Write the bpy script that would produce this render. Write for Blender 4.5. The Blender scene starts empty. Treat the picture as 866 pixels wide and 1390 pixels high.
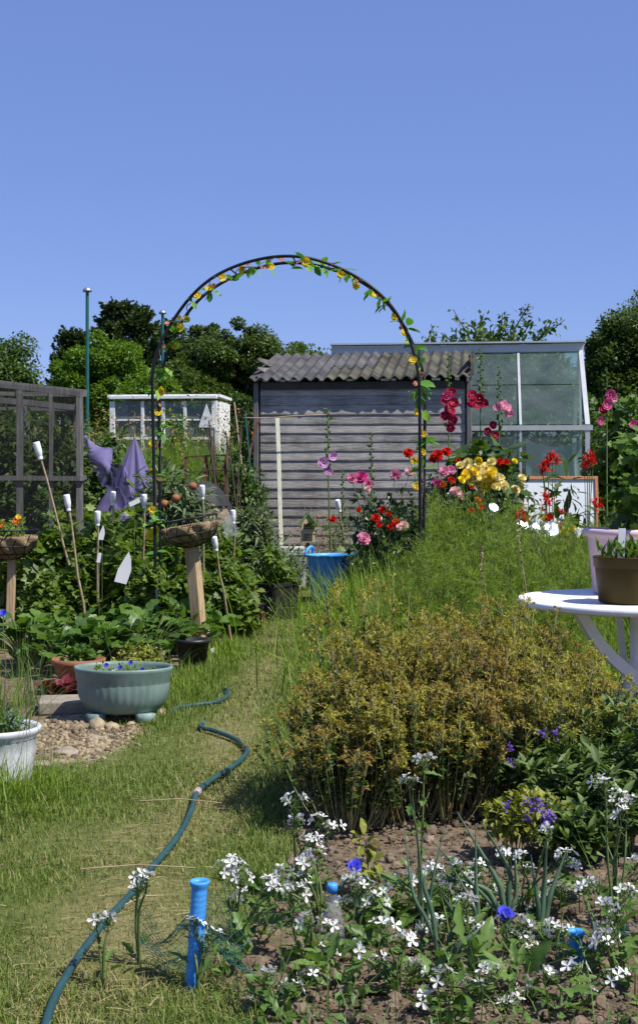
import bpy, math
import numpy as np
from mathutils import Vector, Matrix
R_ = math.radians
RNG = np.random.default_rng(11)
SC = bpy.context.scene
COL = SC.collection
# ---------------------------------------------------------------- camera facts
F = 1800.0; H = 1.05; CX = 433.0; HY = 650.0          # focal length in photo pixels, eye height, optical axis
def gx(px, D): return (px - CX) / F * D
def gz(py, D): return H - (py - HY) / F * D
def at(px, py, D): return np.array([gx(px, D), D, gz(py, D)])
def gd(py): return F * H / (py - HY)                    # distance of a ground point seen at row py
def gp(px, py): D = gd(py); return np.array([gx(px, D), D, 0.0])
def rnd(a, b, n=None): return RNG.uniform(a, b, n)
def unit(v):
    v = np.asarray(v, float)
    return v / np.maximum(np.linalg.norm(v, axis=-1, keepdims=True), 1e-9)
def rdir(n): return unit(RNG.normal(size=(n, 3)))
def smooth_noise(x, y, s=1.0, seed=0):
    r = np.random.default_rng(seed); o = np.zeros(np.broadcast(x, y).shape); a = 1; t = 0
    for k in range(4):
        for j in range(3):
            th, ph = r.uniform(0, 6.28), r.uniform(0, 6.28)
            o += a * np.sin((x * math.cos(th) + y * math.sin(th)) * s * (1.9 ** k) * 2.2 + ph); t += a
        a *= .6
    return o / t * 1.6
# ---------------------------------------------------------------- mesh builder
class MB:
    def __init__(s): s.v = []; s.f = []; s.n = 0
    def add(s, V, Fs, mat=0, smooth=True):
        V = np.asarray(V, float).reshape(-1, 3)
        for f in Fs:
            f = np.asarray(f, dtype=np.int64)
            if f.size: s.f.append((f + s.n, mat, smooth))
        s.v.append(V); s.n += len(V)
    def mesh(s, name, mats):
        me = bpy.data.meshes.new(name)
        V = np.concatenate(s.v) if s.v else np.zeros((0, 3))
        lv = np.concatenate([f.reshape(-1) for f, _, _ in s.f])
        lt = np.concatenate([np.full(len(f), f.shape[1]) for f, _, _ in s.f])
        mi = np.concatenate([np.full(len(f), m) for f, m, _ in s.f])
        sm = np.concatenate([np.full(len(f), k) for f, _, k in s.f])
        me.vertices.add(len(V)); me.vertices.foreach_set('co', V.reshape(-1).astype(np.float32))
        me.loops.add(len(lv)); me.loops.foreach_set('vertex_index', lv.astype(np.int32))
        me.polygons.add(len(lt))
        ls = np.concatenate([[0], np.cumsum(lt)[:-1]])
        me.polygons.foreach_set('loop_start', ls.astype(np.int32))
        me.polygons.foreach_set('loop_total', lt.astype(np.int32))
        for m in (mats if isinstance(mats, (list, tuple)) else [mats]): me.materials.append(m)
        me.polygons.foreach_set('material_index', mi.astype(np.int32))
        me.polygons.foreach_set('use_smooth', sm.astype(bool))
        me.update(calc_edges=True); me.validate()
        return me
    def build(s, name, mats, parent=None, loc=None, rz=0, bevel=0):
        o = bpy.data.objects.new(name, s.mesh(name, mats)); COL.objects.link(o)
        if loc is not None: o.location = loc
        o.rotation_euler.z = rz
        if parent: o.parent = parent
        if bevel:
            b = o.modifiers.new('edge', 'BEVEL'); b.width = bevel; b.segments = 2; b.limit_method = 'ANGLE'
        return o
    # --- shapes
    def box(s, c, size, rot=None, mat=0):
        c = np.asarray(c, float); h = np.asarray(size, float) / 2
        V = np.array([[x, y, z] for z in (-1, 1) for y in (-1, 1) for x in (-1, 1)], float) * h
        if rot is not None: V = V @ np.array(rot).T
        s.add(V + c, [[[0, 2, 3, 1], [4, 5, 7, 6], [0, 1, 5, 4], [2, 6, 7, 3], [0, 4, 6, 2], [1, 3, 7, 5]]], mat, False)
    def beam(s, a, b, w, d, up=(0, 0, 1), mat=0, wob=0):
        a = np.asarray(a, float); b = np.asarray(b, float); t = unit(b - a); x = np.cross(t, up)
        if np.linalg.norm(x) < 1e-3: x = np.cross(t, (0, 1, 0))
        x = unit(x); y = np.cross(x, t)
        k = 2 if not wob else 6
        rings = []
        for i in range(k):
            p = a + (b - a) * i / (k - 1) + (RNG.normal(size=3) * wob if wob else 0)
            rings.append([p + x * sx * w / 2 + y * sy * d / 2 for sx, sy in ((-1, -1), (1, -1), (1, 1), (-1, 1))])
        V = np.array(rings).reshape(-1, 3); Fq = [[0, 3, 2, 1], [4 * (k - 1), 4 * (k - 1) + 1, 4 * (k - 1) + 2, 4 * (k - 1) + 3]]
        for i in range(k - 1):
            for j in range(4): Fq.append([4 * i + j, 4 * i + (j + 1) % 4, 4 * i + 4 + (j + 1) % 4, 4 * i + 4 + j])
        s.add(V, [Fq], mat, False)
    def tube(s, pts, r, seg=8, mat=0, cap=True):
        P = np.asarray(pts, float); n = len(P); r = np.broadcast_to(np.asarray(r, float), (n,))
        T = unit(np.gradient(P, axis=0)); x = np.cross(T[0], (0, 0, 1.))
        if np.linalg.norm(x) < .05: x = np.cross(T[0], (0, 1., 0))
        x = unit(x); V = []
        a = np.arange(seg) / seg * 2 * math.pi
        for i in range(n):
            x = unit(x - T[i] * np.dot(x, T[i])); y = np.cross(T[i], x)
            V.append(P[i] + r[i] * (np.cos(a)[:, None] * x + np.sin(a)[:, None] * y))
        V = np.concatenate(V); i = np.arange(n - 1)[:, None] * seg; j = np.arange(seg)[None]; jn = (j + 1) % seg
        Q = np.stack([i + j, i + jn, i + seg + jn, i + seg + j], -1).reshape(-1, 4)
        s.add(V, [Q], mat, True)
        if cap:
            for k, p in ((0, P[0]), (n - 1, P[-1])):
                W = np.vstack([V[k * seg:(k + 1) * seg], p]); f = [[m, (m + 1) % seg, seg] if k else [(m + 1) % seg, m, seg] for m in range(seg)]
                s.add(W, [f], mat, False)
    def lathe(s, prof, seg=32, sx=1, sy=1, mat=0, c=(0, 0, 0), mod=None, closed=False):
        a = np.arange(seg) / seg * 2 * math.pi; V = []
        for k, (r, z) in enumerate(prof):
            rr = r * (1 + mod(k, a)) if mod else np.full(seg, r)
            V.append(np.stack([rr * np.cos(a) * sx, rr * np.sin(a) * sy, np.full(seg, z)], -1))
        V = np.concatenate(V) + np.asarray(c, float); n = len(prof)
        i = np.arange(n - 1)[:, None] * seg; j = np.arange(seg)[None]; jn = (j + 1) % seg
        s.add(V, [np.stack([i + j, i + jn, i + seg + jn, i + seg + j], -1).reshape(-1, 4)], mat, True)
    def strands(s, P, r, seg=3, mat=0):
        P = np.asarray(P, float); n, k, _ = P.shape
        r = np.broadcast_to(np.asarray(r, float), (n, k)) if np.ndim(r) != 1 else np.broadcast_to(np.asarray(r, float)[:, None], (n, k))
        T = unit(np.gradient(P, axis=1)); ref = rdir(n)[:, None, :]
        x = unit(np.cross(T, ref)); y = np.cross(T, x); a = np.arange(seg) / seg * 2 * math.pi
        V = P[:, :, None, :] + r[:, :, None, None] * (np.cos(a)[None, None, :, None] * x[:, :, None] + np.sin(a)[None, None, :, None] * y[:, :, None])
        b = (np.arange(n) * k * seg)[:, None, None] + (np.arange(k - 1) * seg)[None, :, None]; j = np.arange(seg)[None, None]; jn = (j + 1) % seg
        Q = np.stack([b + j, b + jn, b + seg + jn, b + seg + j], -1).reshape(-1, 4)
        s.add(V.reshape(-1, 3), [Q], mat, True)
    def scatter(s, T, pos, dirs, size, up=None, mat=0, wid=1.0, smooth=False):
        V, Fs = T; pos = np.asarray(pos, float); n = len(pos)
        if n == 0: return
        y = unit(dirs); size = np.broadcast_to(np.asarray(size, float), (n,)); wid = np.broadcast_to(np.asarray(wid, float), (n,))
        u = np.array([0, 0, 1.]) + RNG.normal(size=(n, 3)) * .35 if up is None else np.broadcast_to(np.asarray(up, float), (n, 3)) + RNG.normal(size=(n, 3)) * .05
        x = np.cross(y, u); bad = np.linalg.norm(x, axis=1) < .05
        if bad.any(): x[bad] = np.cross(y[bad], rdir(int(bad.sum())))
        x = unit(x); z = np.cross(x, y)
        W = pos[:, None] + size[:, None, None] * (V[None, :, 0:1] * wid[:, None, None] * x[:, None] + V[None, :, 1:2] * y[:, None] + V[None, :, 2:3] * z[:, None])
        k = len(V); off = (np.arange(n) * k)[:, None, None]
        s.add(W.reshape(-1, 3), [(np.asarray(f)[None] + off).reshape(-1, np.asarray(f).shape[1]) for f in Fs], mat, smooth)
# ---------------------------------------------------------------- object helpers
def thing(name, label, cat, loc=(0, 0, 0), rz=0, group=None):
    o = bpy.data.objects.new(name, None); COL.objects.link(o); o.empty_display_size = .1
    o.location = loc; o.rotation_euler.z = rz
    return tag(o, label, cat, group)
def tag(o, label, cat, group=None, kind=None):
    if label: o['label'] = label
    if cat: o['category'] = cat
    if group: o['group'] = group
    if kind: o['kind'] = kind
    return o
def dup(root, loc, rz=0, sc=1, label=None, group=None):
    r = root.copy(); COL.objects.link(r); r.location = loc; r.rotation_euler.z = rz
    r.scale = (sc, sc, sc) if np.ndim(sc) == 0 else sc
    if label: r['label'] = label
    if group: r['group'] = group
    for ch in list(root.children):
        c = ch.copy(); COL.objects.link(c); c.parent = r
        for g in list(ch.children):
            d = g.copy(); COL.objects.link(d); d.parent = c
    return r
def put(me, name, parent, pos, d=(0, 0, 1), sc=1, spin=None):
    o = bpy.data.objects.new(name, me); COL.objects.link(o); o.parent = parent
    q = Vector(d).to_track_quat('Z', 'Y') @ Matrix.Rotation(rnd(0, 6.28) if spin is None else spin, 4, 'Z').to_quaternion()
    o.rotation_mode = 'QUATERNION'; o.rotation_quaternion = q
    o.location = Vector(pos) - Vector(parent.location); o.scale = (sc, sc, sc)
    return o
def rotm(ax, ang): return np.array(Matrix.Rotation(ang, 3, ax))
def catmull(pts, n=8):
    P = np.asarray(pts, float); Q = np.vstack([2 * P[0] - P[1], P, 2 * P[-1] - P[-2]]); o = []
    for i in range(1, len(Q) - 2):
        for t in np.arange(n) / n:
            a, b, c, d = Q[i - 1], Q[i], Q[i + 1], Q[i + 2]
            o.append(.5 * (2 * b + (c - a) * t + (2 * a - 5 * b + 4 * c - d) * t * t + (3 * b - 3 * c + d - a) * t ** 3))
    o.append(P[-1]); return np.array(o)
# ---------------------------------------------------------------- materials
def newmat(name):
    m = bpy.data.materials.new(name); m.use_nodes = True; nt = m.node_tree
    return m, nt, nt.nodes, nt.links, nt.nodes['Principled BSDF'], nt.nodes['Material Output']
def ramp(nt, fac, cols, pos=None):
    r = nt.nodes.new('ShaderNodeValToRGB'); nt.links.new(fac, r.inputs[0]); e = r.color_ramp.elements
    n = len(cols); pos = pos or [i / (n - 1) for i in range(n)]
    while len(e) < n: e.new(.5)
    for i, c in enumerate(cols): e[i].position = pos[i]; e[i].color = (*c, 1)
    return r.outputs[0]
def coords(nt, scale=(1, 1, 1)):
    t = nt.nodes.new('ShaderNodeTexCoord'); m = nt.nodes.new('ShaderNodeMapping'); m.inputs['Scale'].default_value = scale
    nt.links.new(t.outputs['Object'], m.inputs[0]); return m.outputs[0]
def noise(nt, vec, scale, detail=4, rough=.6):
    n = nt.nodes.new('ShaderNodeTexNoise'); n.inputs['Scale'].default_value = scale; n.inputs['Detail'].default_value = detail
    n.inputs['Roughness'].default_value = rough; nt.links.new(vec, n.inputs['Vector']); return n.outputs['Fac']
def math_(nt, op, a, b):
    n = nt.nodes.new('ShaderNodeMath'); n.operation = op
    for i, x in enumerate((a, b)):
        if hasattr(x, 'is_output'): nt.links.new(x, n.inputs[i])
        else: n.inputs[i].default_value = x
    return n.outputs[0]
def pm(name, cols, scale=6, rough=.6, bump=0, patch=0, stretch=(1, 1, 1), metal=0, spec=.4, island=0, pos=None, bscale=None, detail=5):
    """procedural surface: noise through a colour ramp (mid values), optional bump and per-piece variation"""
    m, nt, N, L, B, O = newmat(name); v = coords(nt, stretch)
    f = noise(nt, v, scale, detail)
    g = math_(nt, 'MULTIPLY', math_(nt, 'SUBTRACT', f, .5), 1.9); g = math_(nt, 'ADD', g, .5)
    if patch:
        v2 = coords(nt, (1, 1, 1)); g = math_(nt, 'ADD', g, math_(nt, 'MULTIPLY', math_(nt, 'SUBTRACT', noise(nt, v2, 2.3, 7, .65), .5), patch * 2.2))
        sp = N.new('ShaderNodeTexVoronoi'); sp.inputs['Scale'].default_value = 9; L.new(coords(nt, (1, 1, 2.2)), sp.inputs['Vector']); kn = math_(nt, 'LESS_THAN', sp.outputs['Distance'], .07); g = math_(nt, 'SUBTRACT', g, math_(nt, 'MULTIPLY', kn, .35 * min(1, patch)))
    if island:
        ge = N.new('ShaderNodeNewGeometry'); q = math_(nt, 'SUBTRACT', ge.outputs['Random Per Island'], .5)
        g = math_(nt, 'ADD', g, math_(nt, 'MULTIPLY', q, island))
    c = ramp(nt, g, cols, pos); L.new(c, B.inputs['Base Color'])
    B.inputs['Roughness'].default_value = rough; B.inputs['Metallic'].default_value = metal; B.inputs['Specular IOR Level'].default_value = spec
    if bump:
        b = N.new('ShaderNodeBump'); b.inputs['Strength'].default_value = bump; b.inputs['Distance'].default_value = .01
        h = noise(nt, v, bscale or scale * 3, 6); L.new(h, b.inputs['Height']); L.new(b.outputs[0], B.inputs['Normal'])
    return m
def leafmat(name, cols, trans=.3, rough=.45, spec=.35, tint=(1.25, 1.3, .6), pos=None, own=.2):
    m, nt, N, L, B, O = newmat(name); ge = N.new('ShaderNodeNewGeometry'); ob = N.new('ShaderNodeObjectInfo')
    f = math_(nt, 'ADD', math_(nt, 'MULTIPLY', ge.outputs['Random Per Island'], 1 - own), math_(nt, 'MULTIPLY', ob.outputs['Random'], own))
    c = ramp(nt, f, cols, pos)
    L.new(c, B.inputs['Base Color']); B.inputs['Roughness'].default_value = rough; B.inputs['Specular IOR Level'].default_value = spec
    if trans:
        tr = N.new('ShaderNodeBsdfTranslucent'); mx = N.new('ShaderNodeMix'); mx.data_type = 'RGBA'; mx.blend_type = 'MULTIPLY'
        mx.inputs[0].default_value = 1; L.new(c, mx.inputs[6]); mx.inputs[7].default_value = (*tint, 1); L.new(mx.outputs[2], tr.inputs[0])
        s = N.new('ShaderNodeMixShader'); s.inputs[0].default_value = trans; L.new(B.outputs[0], s.inputs[1]); L.new(tr.outputs[0], s.inputs[2]); L.new(s.outputs[0], O.inputs[0])
    return m
def netmat(name, col, cover, rough=.7):
    """fine netting: threads too small to resolve, so a steady share of the light passes between them"""
    m, nt, N, L, B, O = newmat(name); B.inputs['Base Color'].default_value = (*col, 1); B.inputs['Roughness'].default_value = rough
    v = coords(nt); f = noise(nt, v, 5, 3); g = math_(nt, 'ADD', math_(nt, 'MULTIPLY', math_(nt, 'SUBTRACT', f, .5), .35), cover)
    t = N.new('ShaderNodeBsdfTransparent'); s = N.new('ShaderNodeMixShader'); L.new(g, s.inputs[0]); L.new(t.outputs[0], s.inputs[1]); L.new(B.outputs[0], s.inputs[2]); L.new(s.outputs[0], O.inputs[0])
    return m
def glassmat(name, col=(.8, .9, .86), dust=.11):
    m, nt, N, L, B, O = newmat(name); N.remove(B)
    t = N.new('ShaderNodeBsdfTransparent'); t.inputs[0].default_value = (*col, 1)
    g = N.new('ShaderNodeBsdfGlossy'); g.inputs['Roughness'].default_value = .04
    lw = N.new('ShaderNodeLayerWeight'); lw.inputs[0].default_value = .5; fr = math_(nt, 'ADD', math_(nt, 'MULTIPLY', math_(nt, 'POWER', lw.outputs['Facing'], 5), .9), .035)
    s = N.new('ShaderNodeMixShader'); L.new(fr, s.inputs[0]); L.new(t.outputs[0], s.inputs[1]); L.new(g.outputs[0], s.inputs[2])
    d = N.new('ShaderNodeBsdfDiffuse'); d.inputs[0].default_value = (.30, .36, .35, 1)
    v = coords(nt); f = noise(nt, v, 3, 5); q = math_(nt, 'MULTIPLY', f, dust * 2)
    s2 = N.new('ShaderNodeMixShader'); L.new(q, s2.inputs[0]); L.new(s.outputs[0], s2.inputs[1]); L.new(d.outputs[0], s2.inputs[2]); L.new(s2.outputs[0], O.inputs[0])
    return m
M = {}
M['wood_grey'] = pm('weathered_board', [(.15, .14, .125), (.33, .31, .28), (.49, .46, .42)], 5, .85, .5, .8, (1.2, 30, 22), island=.5, spec=.2)
M['wood_grey_v'] = pm('weathered_post', [(.09, .088, .085), (.16, .155, .15), (.25, .24, .225)], 4, .85, .4, .4, (24, 24, 1.5), island=.3, spec=.2)
M['wood_tan'] = pm('sawn_post', [(.26, .18, .10), (.42, .30, .17), (.52, .39, .24)], 4, .8, .35, .6, (20, 20, 1.2), spec=.2)
M['wood_pale'] = pm('pale_batten', [(.5, .5, .36), (.66, .66, .5), (.72, .72, .6)], 3, .7, .2, .4, (20, 20, 1.2))
M['wood_red'] = pm('reddish_wood', [(.10, .035, .02), (.17, .065, .035), (.22, .09, .05)], 5, .8, .3, .3, (1, 8, 8), island=.4)
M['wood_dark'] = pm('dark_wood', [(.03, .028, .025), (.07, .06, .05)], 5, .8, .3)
M['cane'] = pm('cane', [(.20, .14, .08), (.36, .28, .17), (.45, .36, .24)], 9, .6, .2, .3, (1, 1, 4))
M['twig'] = pm('twig', [(.05, .035, .025), (.11, .08, .055)], 9, .8, .2)
M['white_plastic'] = pm('white_plastic', [(.70, .70, .70), (.82, .82, .82)], 4, .4, .05)
M['table_plastic'] = pm('table_plastic', [(.55, .56, .57), (.78, .79, .80), (.82, .82, .82)], 7, .45, .05, .55, pos=[0, .4, 1])
M['white_paint'] = pm('white_paint', [(.45, .44, .40), (.72, .71, .68), (.8, .8, .78)], 6, .6, .2, pos=[0, .4, 1])
M['alu'] = pm('aluminium', [(.42, .43, .44), (.60, .61, .62)], 3, .45, .05, metal=.35)
M['fibre'] = pm('fibre_cement', [(.025, .025, .026), (.062, .061, .062), (.095, .093, .092), (.14, .135, .125)], 3.5, .9, .4, spec=.15, pos=[.05, .4, .7, 1], bscale=40, island=.25, detail=8)
M['fibre_moss'] = pm('fibre_cement_mossy', [(.02, .02, .016), (.06, .058, .045), (.105, .10, .072), (.16, .15, .10)], 3.5, .9, .4, spec=.15, pos=[.05, .4, .7, 1], bscale=40, detail=8)
M['black_steel'] = pm('black_coated_steel', [(.005, .005, .006), (.010, .010, .013)], 8, .45, .1, spec=.3)
M['grey_steel'] = pm('galvanised_steel', [(.25, .26, .28), (.42, .43, .45)], 12, .4, .1, metal=.6)
M['blue_tub'] = pm('blue_tub_plastic', [(.07, .24, .50), (.06, .32, .74), (.10, .42, .84)], 5, .42, .1, .5, pos=[0, .35, 1])
M['blue_pipe'] = pm('blue_pipe_plastic', [(.05, .18, .42), (.05, .27, .68), (.09, .36, .76)], 9, .45, .15, .5, pos=[0, .35, 1])
M['sage_plastic'] = pm('sage_green_plastic', [(.10, .14, .115), (.16, .235, .21), (.21, .30, .27)], 6, .5, .12, .7)
M['grey_pot'] = pm('grey_white_pot', [(.30, .31, .30), (.54, .56, .57), (.68, .69, .70)], 7, .6, .15, .8)
M['terracotta'] = pm('terracotta', [(.22, .075, .035), (.33, .12, .06)], 8, .8, .2)
M['pink_pot'] = pm('pink_plastic', [(.58, .40, .44), (.68, .49, .53)], 5, .45, .05)
M['brown_pot'] = pm('olive_brown_plastic', [(.036, .023, .004), (.058, .038, .008)], 6, .5, .1, spec=.15)
M['coir'] = pm('coir', [(.09, .06, .03), (.24, .17, .09), (.40, .31, .18)], 22, .95, .9, bscale=90)
M['soil'] = pm('soil', [(.07, .05, .035), (.15, .11, .075), (.26, .20, .14)], 16, .95, .8, bscale=60, island=.4)
M['stone'] = pm('pebble', [(.09, .065, .038), (.20, .148, .085), (.36, .29, .18)], 9, .8, .4, island=.9)
M['slab'] = pm('stone_slab', [(.20, .17, .13), (.33, .28, .22)], 14, .9, .5)
M['black_plastic'] = pm('black_plastic', [(.012, .012, .013), (.028, .028, .03)], 9, .45, .1)
M['hose'] = pm('green_hose', [(.05, .055, .04), (.015, .055, .06), (.03, .085, .09)], 20, .5, .2, .8, pos=[0, .3, 1])
M['hose_joint'] = pm('hose_joint', [(.30, .22, .20), (.42, .33, .30)], 20, .5, .1)
M['green_pole'] = pm('green_painted_pole', [(.010, .085, .075), (.02, .13, .11)], 4, .45, .05)
M['orange_wood'] = pm('orange_wood', [(.38, .15, .06), (.52, .23, .11)], 6, .6, .2, .3, (1, 8, 8))
M['board_white'] = pm('white_board', [(.62, .66, .72), (.80, .82, .85)], 2, .3, .02)
M['foil'] = pm('silver_foil', [(.8, .8, .8), (.92, .92, .92)], 12, .3, .2, metal=1)
M['plywood'] = pm('pale_plywood', [(.50, .36, .20), (.66, .50, .30)], 9, .7, .1, .2, (1, 1, 6))
M['green_felt'] = pm('green_roof_paint', [(.10, .20, .07), (.18, .30, .12)], 12, .8, .2)
M['hole'] = pm('dark_hole', [(.03, .02, .012), (.06, .04, .025)], 20, .9)
M['bark'] = pm('bark', [(.05, .04, .03), (.11, .085, .06)], 8, .9, .6, .3, (3, 3, .6))
M['stem_green'] = pm('green_stem', [(.07, .11, .03), (.13, .18, .05)], 12, .6)
M['stem_straw'] = leafmat('straw_stem', [(.22, .19, .07), (.36, .31, .13), (.27, .27, .09)], 0, .6)
M['net_black'] = netmat('black_netting', (.006, .007, .008), .30)
M['net_mesh'] = netmat('black_mesh_cloth', (.018, .018, .02), .97)
M['net_purple'] = netmat('purple_netting', (.15, .125, .30), .70)
M['net_green'] = netmat('green_netting', (.03, .20, .14), .33)
M['sheet'] = netmat('plastic_sheet', (.62, .65, .68), .72, .3)
M['clear'] = netmat('clear_plastic', (.62, .68, .72), .16, .15)
M['glass'] = glassmat('dusty_glass')
M['glass_old'] = glassmat('old_window_glass', (.7, .72, .7), .25)
# foliage
G = {}
G['far_dark'] = leafmat('dark_leaf', [(.042, .075, .014), (.08, .13, .024), (.125, .18, .036)], .36)
G['far_conifer'] = leafmat('conifer_spray', [(.026, .050, .016), (.050, .086, .024), (.085, .125, .034)], .22)
G['lime'] = leafmat('lime_leaf', [(.08, .15, .015), (.12, .215, .02), (.17, .28, .03)], .4)
G['mid'] = leafmat('mid_leaf', [(.03, .065, .012), (.06, .115, .018), (.105, .17, .03)], .33)
G['currant'] = leafmat('currant_leaf', [(.07, .12, .018), (.125, .205, .03), (.19, .27, .048), (.32, .31, .07)], .45, pos=[0, .45, .88, 1])
G['rhubarb'] = leafmat('broad_leaf', [(.05, .105, .018), (.09, .175, .028), (.15, .25, .045)], .38, .4)
G['grey_leaf'] = leafmat('greygreen_leaf', [(.06, .09, .035), (.10, .15, .06), (.17, .21, .10)], .28)
G['vine'] = leafmat('vine_leaf', [(.045, .09, .012), (.09, .17, .02), (.16, .25, .03)], .38)
G['fern'] = leafmat('asparagus_fern', [(.12, .19, .012), (.19, .28, .02), (.27, .36, .035), (.38, .37, .07)], .45, .6, pos=[0, .45, .9, 1])
G['grass'] = leafmat('grass_blade', [(.075, .125, .016), (.12, .185, .026), (.185, .245, .045), (.29, .28, .09)], .3, .55, pos=[0, .45, .8, 1])
G['straw'] = leafmat('straw_blade', [(.18, .155, .06), (.28, .24, .10), (.38, .33, .17)], .15, .7)
G['tall'] = leafmat('tall_grass_blade', [(.10, .18, .013), (.155, .25, .022), (.23, .31, .042)], .42, .6)
G['bank'] = leafmat('bank_grass_blade', [(.09, .17, .014), (.14, .24, .02), (.20, .29, .035)], .42, .6)
G['seed'] = leafmat('grass_seed', [(.20, .11, .06), (.30, .19, .09), (.34, .26, .10)], .25, .7)
G['oreg_head'] = leafmat('seed_head', [(.21, .105, .045), (.27, .18, .05), (.33, .28, .045), (.37, .36, .06), (.24, .28, .045)], .38, .65, tint=(1.2, 1.2, .6), own=.45)
G['oreg_leaf'] = leafmat('herb_leaf', [(.022, .050, .010), (.045, .085, .016), (.09, .125, .025)], .3)
G['sage'] = leafmat('sage_leaf', [(.06, .105, .025), (.10, .165, .04), (.16, .22, .065)], .25, .55)
G['leek'] = leafmat('leek_leaf', [(.05, .10, .06), (.09, .155, .09), (.13, .20, .11)], .15, .45)
G['iris'] = leafmat('sword_leaf', [(.04, .085, .022), (.075, .135, .035), (.13, .20, .06)], .25, .45)
G['rocket'] = leafmat('rocket_leaf', [(.06, .12, .02), (.10, .18, .035), (.16, .25, .06)], .3)
G['rose_leaf'] = leafmat('rose_leaf', [(.018, .045, .014), (.035, .075, .02), (.06, .11, .03)], .25, .35)
G['garland'] = leafmat('fabric_leaf', [(.04, .16, .02), (.14, .34, .035), (.36, .52, .10)], .4, .6)
G['red_leaf'] = leafmat('red_lettuce', [(.10, .012, .02), (.20, .03, .045), (.26, .06, .07)], .25, .4, tint=(1.3, .8, .8))
G['yellow_herb'] = leafmat('yellowgreen_leaf', [(.12, .15, .015), (.22, .24, .03), (.30, .30, .05)], .3)
def petal(name, cols, trans=.3): return leafmat(name, cols, trans, .55, .25, tint=(1.1, 1, 1))
FL = {
 'white': petal('white_petal', [(.72, .72, .70), (.82, .82, .80)]),
 'yellow': petal('yellow_petal', [(.78, .58, .02), (.85, .72, .05)]),
 'cream': petal('cream_yellow_petal', [(.78, .66, .14), (.84, .77, .34), (.84, .80, .55)]),
 'red': petal('scarlet_petal', [(.50, .012, .008), (.66, .03, .012)]),
 'orange': petal('orange_petal', [(.62, .10, .012), (.72, .20, .02)]),
 'crimson': petal('crimson_petal', [(.30, .008, .045), (.48, .02, .08)]),
 'magenta': petal('magenta_petal', [(.52, .05, .22), (.66, .12, .34)]),
 'pink': petal('pink_petal', [(.68, .22, .36), (.76, .38, .50)]),
 'mauve': petal('mauve_petal', [(.52, .24, .50), (.64, .36, .62)]),
 'palepink': petal('pale_pink_petal', [(.74, .42, .44), (.78, .55, .54)]),
 'blue': petal('blue_petal', [(.07, .07, .60), (.12, .13, .78)]),
 'purple': petal('purple_petal', [(.13, .06, .38), (.22, .13, .52)]),
 'peach': petal('peach_petal', [(.62, .22, .16), (.70, .35, .28)]),
 'core': petal('flower_core', [(.45, .22, .02), (.65, .42, .03)], 0),
 'corey': petal('flower_core_pale', [(.55, .52, .12), (.66, .62, .2)], 0),
}
# ---------------------------------------------------------------- leaf templates (base at origin, tip along +Y)
def T_(V, *Fs): return (np.array(V, float), [np.array(f) for f in Fs])
LEAF = T_([(0, 0, 0), (.27, .42, .07), (0, .5, 0), (-.27, .42, .07), (0, 1, -.10)], [[0, 1, 2], [2, 1, 4], [0, 2, 3], [2, 4, 3]])
FAR = T_([(0, 0, 0), (.36, .5, .06), (0, 1, -.08), (-.36, .5, .06)], [[0, 1, 2], [0, 2, 3]])
NEEDLE = T_([(-.02, 0, 0), (.02, 0, 0), (.012, .6, .02), (0, 1, -.03), (-.012, .6, .02)], [[0, 1, 2], [2, 3, 4], [0, 2, 4]])
SLIVER = T_([(-.028, 0, 0), (.028, 0, 0), (0, 1, 0)], [[0, 1, 2]])
LONG = T_([(0, 0, 0), (.09, .3, .03), (0, .35, 0), (-.09, .3, .03), (.075, .68, .0), (0, .7, -.03), (-.075, .68, 0), (0, 1, -.16)],
          [[0, 1, 2], [0, 2, 3], [4, 7, 5], [5, 7, 6]], [[1, 4, 5, 2], [2, 5, 6, 3]])
OVATE = T_([(0, 0, 0), (.16, .18, .03), (0, .2, 0), (-.16, .18, .03), (.25, .5, .05), (0, .52, -.01), (-.25, .5, .05), (.15, .8, .02), (0, .82, -.05), (-.15, .8, .02), (0, 1, -.12)],
           [[0, 1, 2], [0, 2, 3], [7, 10, 8], [8, 10, 9]], [[1, 4, 5, 2], [2, 5, 6, 3], [4, 7, 8, 5], [5, 8, 9, 6]])
def wavy(lobe=0., w0=.26, rip=.035, bend=.14):
    t = np.linspace(0, 1, 10); us = np.array([-1, -.5, 0, .5, 1]); V = []
    for i, a in enumerate(t):
        w = w0 * max(.03, math.sin(math.pi * min(a, .985) ** .85)) ** .75 * (1 + lobe * math.sin(a * 24))
        for u in us: V.append((u * w + .02 * math.sin(a * 5), a, .10 * abs(u) * w / w0 * .6 + rip * abs(u) * math.sin(a * 17 + u * 2) - bend * a * a - .012 * (u == 0)))
    Q = [[i * 5 + j, i * 5 + j + 1, i * 5 + j + 6, i * 5 + j + 5] for i in range(9) for j in range(4)]
    return T_(V, Q)
WAVY, WLOBE, WFLAT = wavy(.08, .27), wavy(.32, .22, .03, .2), wavy(.03, .20, .012, .16)
def lobed():
    pts = [(0, 0), (.30, -.05), (.28, .16), (.60, .30), (.42, .46), (.40, .74), (.20, .68), (0, 1.0), (-.20, .68), (-.40, .74), (-.42, .46), (-.60, .30), (-.28, .16), (-.30, -.05)]
    V = [(x, y, .10 * abs(x) - .10 * y * y) for x, y in pts] + [(0, .35, .0)]
    n = len(pts); return T_(V, [[i, (i + 1) % n, n] for i in range(n)])
LOBED = lobed()
BLADES = []
for bend in (.06, .28, .6, 1.0):
    V = []
    for i, w in enumerate((.5, .46, .32, 0)):
        t = i / 3; y = t * (1 - .25 * bend * t); z = -bend * t * t * .8
        V += [(-w, y, z), (w, y, z)] if i < 3 else [(0, y, z)]
    V = [(x * .06, y, z) for x, y, z in V]
    BLADES.append(T_(V, [[4, 5, 6]], [[0, 1, 3, 2], [2, 3, 5, 4]]))
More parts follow.
